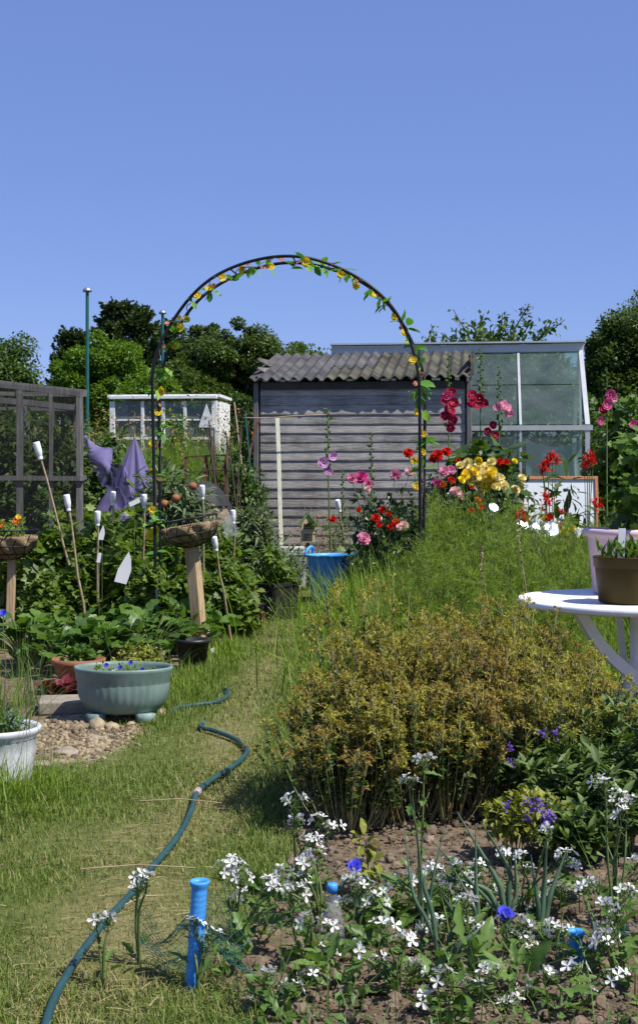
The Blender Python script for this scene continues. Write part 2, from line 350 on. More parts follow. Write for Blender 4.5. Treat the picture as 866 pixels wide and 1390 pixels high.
PETAL = T_([(0, 0, 0), (.20, .4, .02), (0, .5, -.03), (-.20, .4, .02), (.30, .78, .10), (0, .82, .04), (-.30, .78, .10), (0, 1, .10)],
           [[0, 1, 2], [0, 2, 3], [4, 7, 5], [5, 7, 6]], [[1, 4, 5, 2], [2, 5, 6, 3]])
WPETAL = T_([(0, 0, 0), (.34, .38, .02), (0, .45, -.04), (-.34, .38, .02), (.52, .78, .12), (.2, .98, .10), (-.2, .96, .14), (-.52, .78, .12), (0, .8, .02)],
            [[0, 1, 2], [0, 2, 3], [4, 5, 8], [5, 6, 8], [6, 7, 8]], [[1, 4, 8, 2], [2, 8, 7, 3]])
def icos(sub=0):
    import bmesh
    b = bmesh.new(); bmesh.ops.create_icosphere(b, subdivisions=sub + 1, radius=1)
    b.verts.ensure_lookup_table(); V = np.array([v.co[:] for v in b.verts]); Fc = np.array([[v.index for v in f.verts] for f in b.faces]); b.free()
    return V, Fc
ICO, ICO1, ICO2 = icos(0), icos(1), icos(2)
def rock_t(seed, ico=ICO1, amp=.25, flat=.7):
    r = np.random.default_rng(seed); V = ico[0].copy(); n = np.zeros(len(V))
    for k in range(5):
        d = r.normal(size=3) * (1 + k * .7); n += np.sin(V @ d * 1.6 + r.uniform(0, 6)) / (1 + k * .5)
    V = V * (1 + amp * n[:, None] / 2); V[:, 2] *= flat
    return (V, [ico[1]])
# ---------------------------------------------------------------- flower heads (unit radius, facing +Z)
def ring(mb, n, tilt, size, mat, T=PETAL, z=0, r0=0, ph=0, wid=1, jit=.08):
    a = ph + np.arange(n) / n * 2 * math.pi + RNG.normal(size=n) * jit; t = tilt + RNG.normal(size=n) * jit
    d = np.stack([np.cos(a) * np.cos(t), np.sin(a) * np.cos(t), np.sin(t)], -1)
    u = np.stack([-np.cos(a) * np.sin(t), -np.sin(a) * np.sin(t), np.cos(t)], -1)
    p = np.stack([np.cos(a) * r0, np.sin(a) * r0, np.full(n, z)], -1)
    mb.scatter(T, p, d, size * rnd(.9, 1.08, n), up=u, mat=mat, wid=wid)
def ball(mb, c, r, mat, ico=ICO): mb.add(ico[0] * np.asarray(r) + np.asarray(c), [ico[1]], mat, True)
def fl_pompon(c):
    mb = MB()
    for k, (t, n, s) in enumerate(((-.35, 11, .95), (-.05, 11, 1), (.25, 11, .92), (.55, 9, .82), (.85, 7, .68), (1.15, 5, .55))): ring(mb, n, t, s, 0, ph=k * .4, wid=.9, jit=.12)
    return mb.mesh('pompon_flower', [c])
def fl_rose(c):
    mb = MB()
    for k, (t, n, s) in enumerate(((-.1, 6, 1), (.25, 6, .95), (.6, 5, .85), (.95, 4, .7), (1.25, 3, .6))): ring(mb, n, t, s, 0, WPETAL, ph=k * .5, jit=.12)
    return mb.mesh('rose_flower', [c])
def fl_holly(c):
    mb = MB(); ring(mb, 5, .38, 1, 0, WPETAL, wid=1.15); ring(mb, 5, .55, .72, 0, WPETAL, ph=.6, wid=1.1); mb.tube([(0, 0, 0), (0, 0, .38), (0, 0, .45)], [.08, .09, .03], 6, 1)
    return mb.mesh('hollyhock_flower', [c, FL['corey']])
def fl_star(c):
    mb = MB(); ring(mb, 11, .15, 1, 0, wid=1.0); ring(mb, 9, .5, .75, 0, ph=.3); ball(mb, (0, 0, .12), (.3, .3, .16), 1, ICO1)
    return mb.mesh('star_flower', [c, FL['core']])
def fl_four(c):
    mb = MB(); ring(mb, 4, .12, 1, 0, wid=.95, jit=.15); ball(mb, (0, 0, .03), (.1, .1, .09), 1); mb.tube([(0, 0, -.6), (0, 0, 0)], [.09, .13], 5, 2, False)
    return mb.mesh('four_petal_flower', [c, FL['corey'], M['stem_green']])
def fl_corn(c):
    mb = MB(); ring(mb, 10, .35, 1, 0, PETAL, wid=1.2, jit=.15); ring(mb, 9, .8, .75, 0, ph=.3, jit=.2); ring(mb, 8, 1.2, .6, 1, SLIVER, wid=3); ball(mb, (0, 0, -.25), (.28, .28, .34), 2)
    return mb.mesh('cornflower', [c, FL['purple'], M['stem_green']])
FM = {('pompon', k): fl_pompon(FL[k]) for k in ('magenta', 'pink', 'red', 'palepink', 'orange')}
FM.update({('rose', k): fl_rose(FL[k]) for k in ('cream', 'yellow', 'pink', 'red', 'palepink', 'magenta')})
FM.update({('holly', k): fl_holly(FL[k]) for k in ('crimson', 'pink', 'mauve', 'magenta')})
FM.update({('star', k): fl_star(FL[k]) for k in ('yellow', 'peach', 'orange')})
FM.update({('four', 'white'): fl_four(FL['white']), ('corn', 'blue'): fl_corn(FL['blue'])})
# ================================================================ CAMERA, LIGHT, SKY
cam = bpy.data.objects.new('camera', bpy.data.cameras.new('camera')); COL.objects.link(cam); SC.camera = cam
cam.location = (0, 0, H); cam.rotation_euler = (R_(90), 0, 0)
cam.data.sensor_fit = 'VERTICAL'; cam.data.sensor_height = 36; cam.data.lens = F / 1390 * 36; cam.data.shift_y = -45 / 1390
cam.data.clip_end = 3000; cam.data.clip_start = .05
SUN = unit(np.array([.49, -.29, .83])); EL = math.asin(SUN[2]); AZ = math.atan2(SUN[0], SUN[1])
l = bpy.data.lights.new('sun', 'SUN'); l.energy = 5.0; l.angle = R_(.53); l.color = (1, .955, .88)
so = bpy.data.objects.new('sun', l); COL.objects.link(so); so.rotation_mode = 'QUATERNION'; so.rotation_quaternion = Vector(-SUN).to_track_quat('-Z', 'Y')
W = bpy.data.worlds.new('World'); SC.world = W; W.use_nodes = True; nt = W.node_tree
sk = nt.nodes.new('ShaderNodeTexSky'); sk.sky_type = 'NISHITA'; sk.sun_disc = False; sk.sun_elevation = EL; sk.sun_rotation = AZ
sk.air_density = 1.0; sk.dust_density = .1; sk.ozone_density = 4.5; sk.altitude = 1200
tint = nt.nodes.new('ShaderNodeMix'); tint.data_type = 'RGBA'; tint.blend_type = 'MULTIPLY'; tint.inputs[0].default_value = 1
nt.links.new(sk.outputs[0], tint.inputs[6]); tint.inputs[7].default_value = (1.0, .93, 1.06, 1)
even = nt.nodes.new('ShaderNodeMix'); even.data_type = 'RGBA'; even.inputs[0].default_value = .55; nt.links.new(tint.outputs[2], even.inputs[6]); even.inputs[7].default_value = (1.22, 1.95, 4.85, 1)
nt.links.new(even.outputs[2], nt.nodes['Background'].inputs[0]); nt.nodes['Background'].inputs[1].default_value = .108
SC.view_settings.view_transform = 'Standard'; SC.view_settings.look = 'None'; SC.view_settings.gamma = 1; SC.view_settings.exposure = .43
SC.view_settings.use_curve_mapping = False
SC.cycles.max_bounces = 8; SC.cycles.transparent_max_bounces = 24; SC.cycles.caustics_reflective = False; SC.cycles.caustics_refractive = False
try: SC.cycles.use_denoising = True
except Exception: pass
# ================================================================ GROUND
DL = [2.3, 2.9, 3.5, 4.2, 5.0, 5.6, 6.3, 7.5, 8.6, 11.5, 13.2]
XL = [-3.0, -2.6, -2.4, -2.2, gx(115, 5.0), gx(150, 5.6), gx(205, 6.3), gx(262, 7.5), gx(295, 8.6), gx(345, 11.5), gx(350, 13.2)]
XR = [gx(300, 2.3), gx(302, 2.9), gx(352, 3.5), gx(398, 4.2), gx(408, 5.0), gx(420, 5.6), gx(428, 6.3), gx(432, 7.5), gx(440, 8.6), gx(470, 11.5), gx(480, 13.2)]
def lawn(x, y):
    n = smooth_noise(x, y, 2.2, 5) * .07
    return np.clip(np.minimum(x - np.interp(y, DL, XL) + n, np.interp(y, DL, XR) - x + n) / .10 + .5, 0, 1) * np.clip((13.6 - y) / .4, 0, 1)
PD = [2.3, 2.9, 3.6, 4.2, 5.0, 6.3, 7.5, 8.6, 11.5]
PXs = [gx(90, 2.3), gx(150, 2.9), gx(195, 3.6), gx(262, 4.2), gx(305, 5.0), gx(335, 6.3), gx(365, 7.5), gx(378, 8.6), gx(395, 11.5)]
def worn(x, y):
    c = np.interp(y, PD, PXs); w = np.interp(y, [2.3, 4, 6, 8, 12], [.24, .19, .15, .13, .12])
    return np.clip(np.exp(-((x - c) / w) ** 2) * .85 + smooth_noise(x, y, 2.6, 9) * .35 - .06, 0, 1)
def gravel(x, y): return np.clip((1 - ((x - gx(118, 5.45)) / .30) ** 2 - ((y - 5.4) / .62) ** 2) * 1.5 + smooth_noise(x, y, 5, 3) * .9 - .1, 0, 1)
xs = np.concatenate([[-600, -250, -110, -50, -25, -12, -7], np.arange(-4.5, 4.51, .07), [7, 12, 25, 50, 110, 250, 600]])
ys = np.concatenate([[-600, -200, -60, -20, -8, -2, 0], np.arange(1, 16, .07), np.arange(16, 26, .6), [30, 40, 60, 110, 250, 600]])
X, Y = np.meshgrid(xs, ys); Z = .016 * smooth_noise(X, Y, 1.6, 1) + .010 * smooth_noise(X, Y, 6, 2) * (1 - lawn(X, Y))
Z[(abs(X) > 12) | (Y > 30) | (Y < 0)] = 0
mb = MB(); nx, ny = len(xs), len(ys); i = np.arange(ny - 1)[:, None] * nx; j = np.arange(nx - 1)[None]
mb.add(np.stack([X, Y, Z], -1).reshape(-1, 3), [np.stack([i + j, i + j + 1, i + nx + j + 1, i + nx + j], -1).reshape(-1, 4)])
def ground_mat():
    m, nt, N, L, B, O = newmat('garden_ground'); v = coords(nt)
    a = N.new('ShaderNodeAttribute'); a.attribute_name = 'cover'; s = N.new('ShaderNodeSeparateColor'); L.new(a.outputs['Color'], s.inputs[0])
    soil = ramp(nt, noise(nt, v, 14, 8, .7), [(.07, .05, .033), (.17, .125, .085), (.30, .235, .165)], [.3, .5, .72])
    turf = ramp(nt, noise(nt, v, 18, 8, .7), [(.055, .08, .018), (.105, .13, .032), (.18, .175, .065)], [.3, .5, .72])
    dry = ramp(nt, noise(nt, v, 30, 8, .7), [(.10, .09, .035), (.20, .18, .075), (.31, .27, .13)], [.3, .5, .72])
    grav = ramp(nt, noise(nt, v, 40, 6, .7), [(.16, .12, .07), (.38, .31, .2), (.52, .45, .32)], [.3, .5, .72])
    meadow = ramp(nt, noise(nt, v, 2, 8, .7), [(.05, .08, .015), (.09, .12, .03)], [.35, .65])
    def mix(f, a_, b_):
        x = N.new('ShaderNodeMix'); x.data_type = 'RGBA'; L.new(f, x.inputs[0]); L.new(a_, x.inputs[6]); L.new(b_, x.inputs[7]); return x.outputs[2]
    c = mix(s.outputs[0], soil, turf)
    dd = math_(nt, 'MULTIPLY', s.outputs[0], s.outputs[1]); c = mix(dd, c, dry); c = mix(s.outputs[2], c, grav)
    al = N.new('ShaderNodeAttribute'); al.attribute_name = 'meadow'; c = mix(al.outputs['Fac'], c, meadow)
    L.new(c, B.inputs['Base Color']); B.inputs['Roughness'].default_value = .95; B.inputs['Specular IOR Level'].default_value = .1
    b = N.new('ShaderNodeBump'); b.inputs['Strength'].default_value = .8; b.inputs['Distance'].default_value = .02
    L.new(noise(nt, v, 35, 8, .7), b.inputs['Height']); L.new(b.outputs[0], B.inputs['Normal'])
    return m
g = mb.build('ground', ground_mat()); tag(g, 'garden ground of worn lawn, dry soil beds and gravel', 'ground', None, 'structure')
at_ = g.data.color_attributes.new('cover', 'FLOAT_COLOR', 'POINT')
at_.data.foreach_set('color', np.stack([lawn(X, Y), worn(X, Y), gravel(X, Y), np.ones_like(X)], -1).reshape(-1).astype(np.float32))
am = g.data.attributes.new('meadow', 'FLOAT', 'POINT'); am.data.foreach_set('value', (np.clip((Y - 14) / 2, 0, 1) + np.clip(np.abs(X) - 4.2, 0, 1) + np.clip((X - 1.75) * 2 + .8 * smooth_noise(X, Y, 2.5, 12), 0, 1) * np.clip((Y - 3.2) * 1.5, 0, 1)).clip(0, 1).reshape(-1).astype(np.float32))
# ---- grass on the lawn
def blades(mb, xy, h, lean, mat, z=0, width=1.0):
    n = len(xy); k = RNG.integers(0, 4, n) if np.ndim(lean) else RNG.integers(0, 4, n)
    th = rnd(0, 6.28, n); ln = np.abs(RNG.normal(size=n)) * lean
    d = np.stack([np.cos(th) * np.sin(ln), np.sin(th) * np.sin(ln), np.cos(ln)], -1)
    up = np.stack([-np.cos(th) * np.cos(ln), -np.sin(th) * np.cos(ln), np.sin(ln)], -1) + RNG.normal(size=(n, 3)) * .3
    P = np.column_stack([xy, np.full(n, z) if np.ndim(z) == 0 else z])
    for q in range(4):
        m = k == q
        if m.any():
            x = np.cross(d[m], up[m]); mb.scatter(BLADES[q], P[m] - [0, 0, .01], d[m], h[m], up=up[m], mat=mat, wid=width[m] / h[m] if np.ndim(width) else width)
def sample(n, y0, y1, x0, x1, pw=1.6):
    u = rnd(0, 1, n); a = 1 - pw; y = (y0 ** a + u * (y1 ** a - y0 ** a)) ** (1 / a)
    return rnd(x0, x1, n), y
LUSH = [(gx(235, 6.2), 6.2, .16, .8, .7), (gx(285, 7.2), 7.2, .14, .8, .7), (gx(15, 4.3), 4.3, .17, .3, .7), (gx(425, 7.0), 7.0, .08, 1.4, .8), (gx(445, 9.5), 9.5, .20, 1.6, .2),
        (gx(320, 9.3), 9.3, .16, 1.2, .8), (gx(190, 5.4), 5.4, .10, .3, .35), (gx(350, 12), 12, .3, 1.2, .3), (gx(120, 4.6), 4.6, .2, .2, .2), (gx(60, 3.3), 3.3, .25, .3, .25), (gx(395, 5.4), 5.4, .08, .9, .7)]
def lush(x, y):
    o = np.zeros_like(x)
    for cx, cy, sx, sy, a in LUSH: o = np.maximum(o, a * np.exp(-((x - cx) / sx) ** 2 - ((y - cy) / sy) ** 2))
    return o
mb = MB()
x, y = sample(520000, 2.35, 13.4, -1.6, .45)
inside = (x > gx(-90, 1) * y) & (rnd(0, 1, len(x)) < lawn(x, y)) & (gravel(x, y) < .4)
x, y = x[inside], y[inside]; w = worn(x, y); lu = np.clip(lush(x, y) + .15 * smooth_noise(x, y, 3, 4), 0, 1.2)
keep = rnd(0, 1, len(x)) < np.clip(.52 + lu - .2 * w, .2, 1); x, y, w, lu = x[keep], y[keep], w[keep], lu[keep]
isdry = rnd(0, 1, len(x)) < np.clip(.08 + .5 * w - .8 * lu, .03, .5)
h = (.022 + .020 * rnd(0, 1, len(x)) + .014 * (1 - w) * rnd(.3, 1, len(x)) + .055 * lu ** 1.3 * rnd(.4, 1.2, len(x)))
wd = np.full(len(x), .055) * rnd(.7, 1.2, len(x)) * np.interp(y, [2, 6, 12], [.8, 1.1, 1.6])
for q, m in ((0, ~isdry), (1, isdry)): blades(mb, np.column_stack([x, y])[m], h[m], .75 if q == 0 else 1.25, q, width=wd[m])
x, y = sample(13000, 2.4, 11, -1.6, .2); k = (rnd(0, 1, len(x)) < lawn(x, y) * (.3 + worn(x, y))) & (x > gx(-90, 1) * y); x, y = x[k], y[k]; n = len(x)
th = rnd(0, 3.14, n); d = np.stack([np.cos(th), np.sin(th), rnd(-.05, .18, n)], -1)
mb.scatter(BLADES[1], np.column_stack([x, y, rnd(.006, .025, n)]), d, rnd(.02, .07, n), mat=1, wid=.45)
tag(mb.build('lawn_grass', [G['grass'], G['straw']]), 'short patchy grass of the worn garden path', 'grass', None, 'stuff')
# taller grass round the beds
mb = MB()
def tallpatch(cx, D, sx, sy, n, h0, h1, mat=0):
    x = cx + RNG.normal(size=n) * sx; y = D + RNG.normal(size=n) * sy; blades(mb, np.column_stack([x, y]), rnd(h0, h1, n), .32, mat, width=rnd(.045, .07, n) * 1.6 * D / 6)
for (px, D, sx, sy, n, h0, h1) in ((0, 4.3, .10, .12, 420, .08, .26), (45, 4.3, .09, .12, 260, .05, .14), (245, 6.6, .08, .3, 500, .06, .14), (300, 7.7, .06, .3, 350, .06, .13), (300, 9.2, .10, .4, 400, .05, .13),
                                   (432, 6.6, .04, .5, 700, .08, .2), (474, 8.2, .045, .6, 500, .05, .12), (510, 9.6, .05, .3, 250, .04, .09), (580, 10.8, .1, .4, 600, .06, .16), (335, 11.4, .10, .5, 300, .04, .10), (20, 9.8, .4, .5, 1400, .08, .2),
                                   (600, 7.6, .35, .8, 2600, .3, .62), (720, 7.2, .35, .7, 2600, .3, .6), (568, 7.4, .12, .7, 1700, .22, .5), (560, 9.6, .3, .5, 1800, .3, .6), (700, 9.2, .5, .5, 2200, .3, .7), (830, 7, .3, .8, 1600, .3, .6), (800, 9.6, .4, .6, 1600, .3, .6)):
    tallpatch(gx(px, D), D, sx, sy, n, h0, h1)
n = 9000; x, y = 1.5 + np.abs(RNG.normal(size=n)) * 1.3, rnd(3.6, 13, n); blades(mb, np.column_stack([x, y]), rnd(.05, .28, n), .4, 0, width=rnd(.05, .08, n))
tag(mb.build('tall_grass', [G['tall'], G['straw']]), 'long green grass along the edges of the beds', 'grass', None, 'stuff')
# ---- rough grass bank in the plots behind
mb = MB(); n = 30000; x = rnd(-7, .6, n); y = 16.5 + rnd(0, 1, n) ** 1.2 * 7
h = rnd(1.3, 1.9, n) * (1 + .14 * smooth_noise(x, y, 1.2, 7)); blades(mb, np.column_stack([x, y]), h, .22, 0, width=rnd(.05, .09, n) * 2.6)
k = rnd(0, 1, n) < .015; P = np.column_stack([x, y, h * rnd(.9, 1.1, n)])[k]; P = np.repeat(P, 10, 0) + RNG.normal(size=(len(P) * 10, 3)) * [.06, .06, .08]
mb.scatter(FAR, P, rdir(len(P)) * [1, 1, .5] + [0, 0, .6], rnd(.03, .07, len(P)), mat=1, wid=.7)
tag(mb.build('rough_grass', [G['bank'], G['seed']]), 'tall rough grass with brownish seed heads in the plots behind', 'grass', None, 'stuff')
# ---- soil clods and gravel
mb = MB(); x, y = sample(9000, 2.4, 4.4, -.35, 1.4, 1.4); k = (lawn(x, y) < .4); x, y = x[k], y[k]; n = len(x)
for s in range(4):
    m = np.arange(n) % 4 == s; mb.scatter(rock_t(s, ICO, .3), np.column_stack([x, y, np.full(n, .004)])[m], rdir(int(m.sum())), (rnd(.05, 1, n) ** 7 * .017 + .0026)[m], smooth=False)
x, y = rnd(-1.2, -.75, 500), rnd(3.2, 4.1, 500); mb.scatter(rock_t(5, ICO, .3), np.column_stack([x, y, x * 0]), rdir(500), rnd(.003, .010, 500))
tag(mb.build('soil_clods', [M['soil']]), 'dry crumbly soil of the flower bed', 'soil', None, 'stuff')
mb = MB(); x, y = rnd(-1.4, -.5, 11000), rnd(4.6, 6.2, 11000); k = rnd(0, 1, 11000) < gravel(x, y); x, y = x[k], y[k]; n = len(x)
for s in range(5):
    m = np.arange(n) % 5 == s; mb.scatter(rock_t(10 + s, ICO1 if s == 0 else ICO, .22, .7), np.column_stack([x, y, rnd(0, .012, n)])[m], rdir(int(m.sum())) * [1, 1, .3], (rnd(.1, 1, n) ** 3 * .013 + .0035)[m], smooth=True)
tag(mb.build('gravel', [M['stone']]), 'buff gravel scattered between pots and lawn', 'gravel', None, 'stuff')
def stone(px, py, r, seed, label, m='stone', flat=.6):
    p = gp(px, py); mb = MB(); t = rock_t(seed, ICO2, .22, flat); mb.add(t[0] * r, t[1], 0, True)
    tag(mb.build('stone', M[m], None, p + [0, 0, r * flat * .55]), label, 'stone')
stone(152, 990, .033, 31, 'rounded tan stone in front of the green planter\'s foot'); stone(133, 990, .034, 32, 'upright pale stone left of the rounded tan stone', flat=.9)
stone(216, 972, .035, 33, 'grey stone tucked under the right end of the green planter'); stone(178, 986, .022, 34, 'small brown stone between the planter\'s two feet')
stone(92, 1024, .05, 35, 'flat dark stone lying in the gravel patch', 'slab', .25); stone(120, 1003, .045, 36, 'flat grey stone flake in the gravel before the green planter', 'slab', .22); stone(60, 1040, .045, 37, 'flat slate piece beside the grey white pot', 'slab', .22)
mb = MB(); mb.box((0, 0, .03), (.24, .2, .06)); o = mb.build('stone_slab', M['slab'], None, gp(88, 968) + [0, .05, 0], .15, bevel=.008); tag(o, 'low sandy stone slab left of the green planter', 'slab')
# ================================================================ SHED
RZ = R_(-7)
def shed():
    W_, Dp, hf, hb = 2.25, 1.7, 2.08, 2.47
    r = thing('garden_shed', 'weathered grey weatherboard shed with a corrugated roof', 'shed', (gx(491, 14), 14.0, 0), RZ)
    wall = MB()
    def boards(length, fx, top):
        z = .06; k = 0
        while z < top(0) - .03 or z < top(1) - .03:
            a, b = min(z + .112, max(top(0) - .02, z + .01)), min(z + .112, max(top(1) - .02, z + .01))
            segs = 14; t = np.linspace(0, 1, segs + 1); wob = np.cumsum(RNG.normal(size=segs + 1)) * .0012; bow = RNG.normal() * .003
            V = []
            for i_, tt in enumerate(t):
                zz = z + wob[i_] + RNG.normal() * .0006; zt = a + (b - a) * tt + wob[i_]
                for (off, q) in ((.015 + bow * .6, zz), (.015 + bow * .6, zz + .012), (.004, zt + .008), (-.012, zt + .008), (-.004, zz)): V.append(fx(tt * length, off, q))
            n5 = 5; Q = [[i_ * n5 + k_, (i_ + 1) * n5 + k_, (i_ + 1) * n5 + (k_ + 1) % n5, i_ * n5 + (k_ + 1) % n5] for i_ in range(segs) for k_ in range(n5)]
            wall.add(V, [Q], 0, False); z += .0985; k += 1
    boards(W_ - .09, lambda s, o, z: (-W_ / 2 + .045 + s, -o, z), lambda t: hf - .02)
    boards(Dp - .04, lambda s, o, z: (-W_ / 2 - o, .02 + s, z), lambda t: hf + (hb - hf) * t - .02)
    boards(Dp - .04, lambda s, o, z: (W_ / 2 + o, .02 + s, z), lambda t: hf + (hb - hf) * t - .02)
    boards(W_ - .09, lambda s, o, z: (-W_ / 2 + .045 + s, Dp + o, z), lambda t: hb - .02)
    wall.box((0, Dp / 2, .9), (W_ - .06, Dp - .06, 1.78))
    wall.build('wall', M['wood_grey'], r)
    for sx in (-1, 1):
        mb = MB(); mb.beam((sx * W_ / 2, -.014, .02), (sx * W_ / 2, -.014, hf - .01), .05, .055, (0, 1, 0)); mb.build('corner_post', M['wood_grey_v'], r, bevel=.004)
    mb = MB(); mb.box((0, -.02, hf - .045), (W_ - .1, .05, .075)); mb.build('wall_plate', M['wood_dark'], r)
    # roof: two rows of sheets side by side, front edge scalloped
    per = .118; amp = .019
    def sheet(x0, x1, v0, v1, dz, m):
        mb = MB(); nxs = int((x1 - x0) / per * 10) + 1; u = np.linspace(x0, x1, nxs); vv = np.linspace(v0, v1, 6); sl = math.atan2(hb - hf, Dp)
        top = []
        for k_, v_ in enumerate(vv):
            edge = (smooth_noise(u * 4, u * 0, 3, 6) * .012 if k_ == 0 else 0)
            z = hf + .05 + (v_ + edge) * math.tan(sl) + amp * np.cos(u / per * 2 * math.pi) + dz + .003 * smooth_noise(u, u * 0 + v_, 2, 8)
            top.append(np.stack([u, np.full(nxs, v_) + edge, z], -1))
        A = np.concatenate(top); B_ = A - [0, 0, .009]; n_ = len(vv); i_ = np.arange(n_ - 1)[:, None] * nxs; j_ = np.arange(nxs - 1)[None]
        q = np.stack([i_ + j_, i_ + j_ + 1, i_ + nxs + j_ + 1, i_ + nxs + j_], -1).reshape(-1, 4)
        mb.add(A, [q]); mb.add(B_, [q[:, ::-1]])
        e = [[k_, k_ + nxs * n_, k_ + 1 + nxs * n_, k_ + 1] for k_ in range(nxs - 1)]; mb.add(np.vstack([A, B_]), [e])
        e2 = [[k_ * nxs, (k_ + 1) * nxs, (k_ + 1) * nxs + nxs * n_, k_ * nxs + nxs * n_] for k_ in range(n_ - 1)]; mb.add(np.vstack([A, B_]), [e2])
        mb.build('roof_sheet', M[m], r)
    sheet(-W_ / 2 - .06, -.28, -.11, Dp + .1, 0, 'fibre'); sheet(-.40, .10, .62, Dp + .1, .014, 'fibre'); sheet(-.34, .58, -.11, Dp + .1, .006, 'fibre_moss'); sheet(.50, W_ / 2 + .05, -.11, Dp + .1, .016, 'fibre_moss')
    for k_, x_ in enumerate((-1.02, -.84, -.72, -.42, -.12, .25, .34, .62, .78, 1.0)):
        mb = MB(); mb.box((x_, -.05, hf + .012), (.05 + .02 * (k_ % 3), .02, .022)); mb.build('eave_filler', M['white_paint'], r)
shed()
# ================================================================ GREENHOUSE
def greenhouse():
    r = thing('greenhouse', 'aluminium greenhouse with dusty sloping glass rising beside the shed', 'greenhouse', (gx(797, 15.8), 15.8, 0), RZ)
    L_, dp, he, hr = 3.15, 1.15, 1.66, 2.72; nb = 4; st = L_ / nb
    a = M['alu']
    def bar(name, p, q, w, d, up=(0, 1, 0)): mb = MB(); mb.beam(p, q, w, d, up); return mb.build(name, a, r)
    def pane(p):
        mb = MB(); P = np.array(p, float); n_ = unit(np.cross(P[1] - P[0], P[3] - P[0])) * .004
        mb.add(np.vstack([P, P + n_]), [[[0, 1, 2, 3], [7, 6, 5, 4], [0, 4, 5, 1], [1, 5, 6, 2], [2, 6, 7, 3], [3, 7, 4, 0]]], 0, False); mb.build('glass_pane', M['glass'], r)
    for s, d0 in ((1, 0), (-1, 2 * dp)):
        y0 = d0; Ym = dp
        bar('eave_rail', (-L_ - .02, y0, he), (.06, y0, he), .05, .06, (0, 0, 1)); bar('sill_rail', (-L_, y0, .55), (.03, y0, .55), .04, .05, (0, 0, 1))
        for k in range(nb + 1):
            x = -k * st; w = .055 if k in (0, nb) else .03
            bar('rafter', (x, y0 - s * .004, he + .03), (x, Ym - s * .03, hr - .03), w, .035, (0, 0, 1)); bar('upright', (x, y0, .02), (x, y0, he - .03), w, .035)
            if k < nb:
                e = .02; x1, x2 = x - e, x - st + e; yy, zz = (Ym - y0), hr - he; f0, f1, f2 = .04, .52, .97
                pane([(x2, y0 + yy * f0, he + zz * f0), (x1, y0 + yy * f0, he + zz * f0), (x1, y0 + yy * f1, he + zz * f1), (x2, y0 + yy * f1, he + zz * f1)])
                pane([(x2, y0 + yy * f1, he + zz * f1 + .012), (x1, y0 + yy * f1, he + zz * f1 + .012), (x1, y0 + yy * f2, he + zz * f2 + .006), (x2, y0 + yy * f2, he + zz * f2 + .006)])
                pane([(x2, y0, .58), (x1, y0, .58), (x1, y0, he - .04), (x2, y0, he - .04)])
        mb = MB(); mb.box((-L_ / 2, y0, .27), (L_, .09, .5)); mb.build('brick_base', M['slab'], r)
    bar('ridge', (-L_ - .04, dp, hr), (.04, dp, hr), .12, .1, (0, 0, 1))
    mb = MB(); mb.box((-L_ / 2, dp - .03, hr + .075), (L_ + .1, .2, .02)); mb.build('ridge_cap', M['alu'], r)
    for x in (0, -L_): bar('gable_tie', (x, .05, he), (x, 2 * dp - .05, he), .035, .035, (0, 0, 1)); bar('gable_post', (x, dp, .02), (x, dp, hr - .06), .03, .03)
    # hanging plastic sheet, slack, behind the lower panes
    for (x0, x1, sag) in ((-.06, -.72, .10), (-.80, -1.5, .16)):
        mb = MB(); U, V_ = np.meshgrid(np.linspace(0, 1, 18), np.linspace(0, 1, 14)); z = he - .12 - sag * 4 * U * (1 - U) * (1 - .4 * V_) * 1.1 - V_ * .95; yv = .07 + .03 * np.sin(U * 16) * V_ + .02 * np.sin(U * 7 + V_ * 4)
        i_ = np.arange(13)[:, None] * 18; j_ = np.arange(17)[None]
        mb.add(np.stack([x0 + (x1 - x0) * U, yv, z], -1), [np.stack([i_ + j_, i_ + j_ + 1, i_ + 19 + j_, i_ + 18 + j_], -1).reshape(-1, 4)]); mb.build('plastic_sheet', M['sheet'], r)
    mb = MB(); mb.box((-.45, 1.2, 1.0), (.8, .35, .03)); mb.box((-.8, 1.2, .5), (.04, .3, .98)); mb.box((-.1, 1.2, .5), (.04, .3, .98)); mb.build('bench', M['wood_grey'], r)
greenhouse()
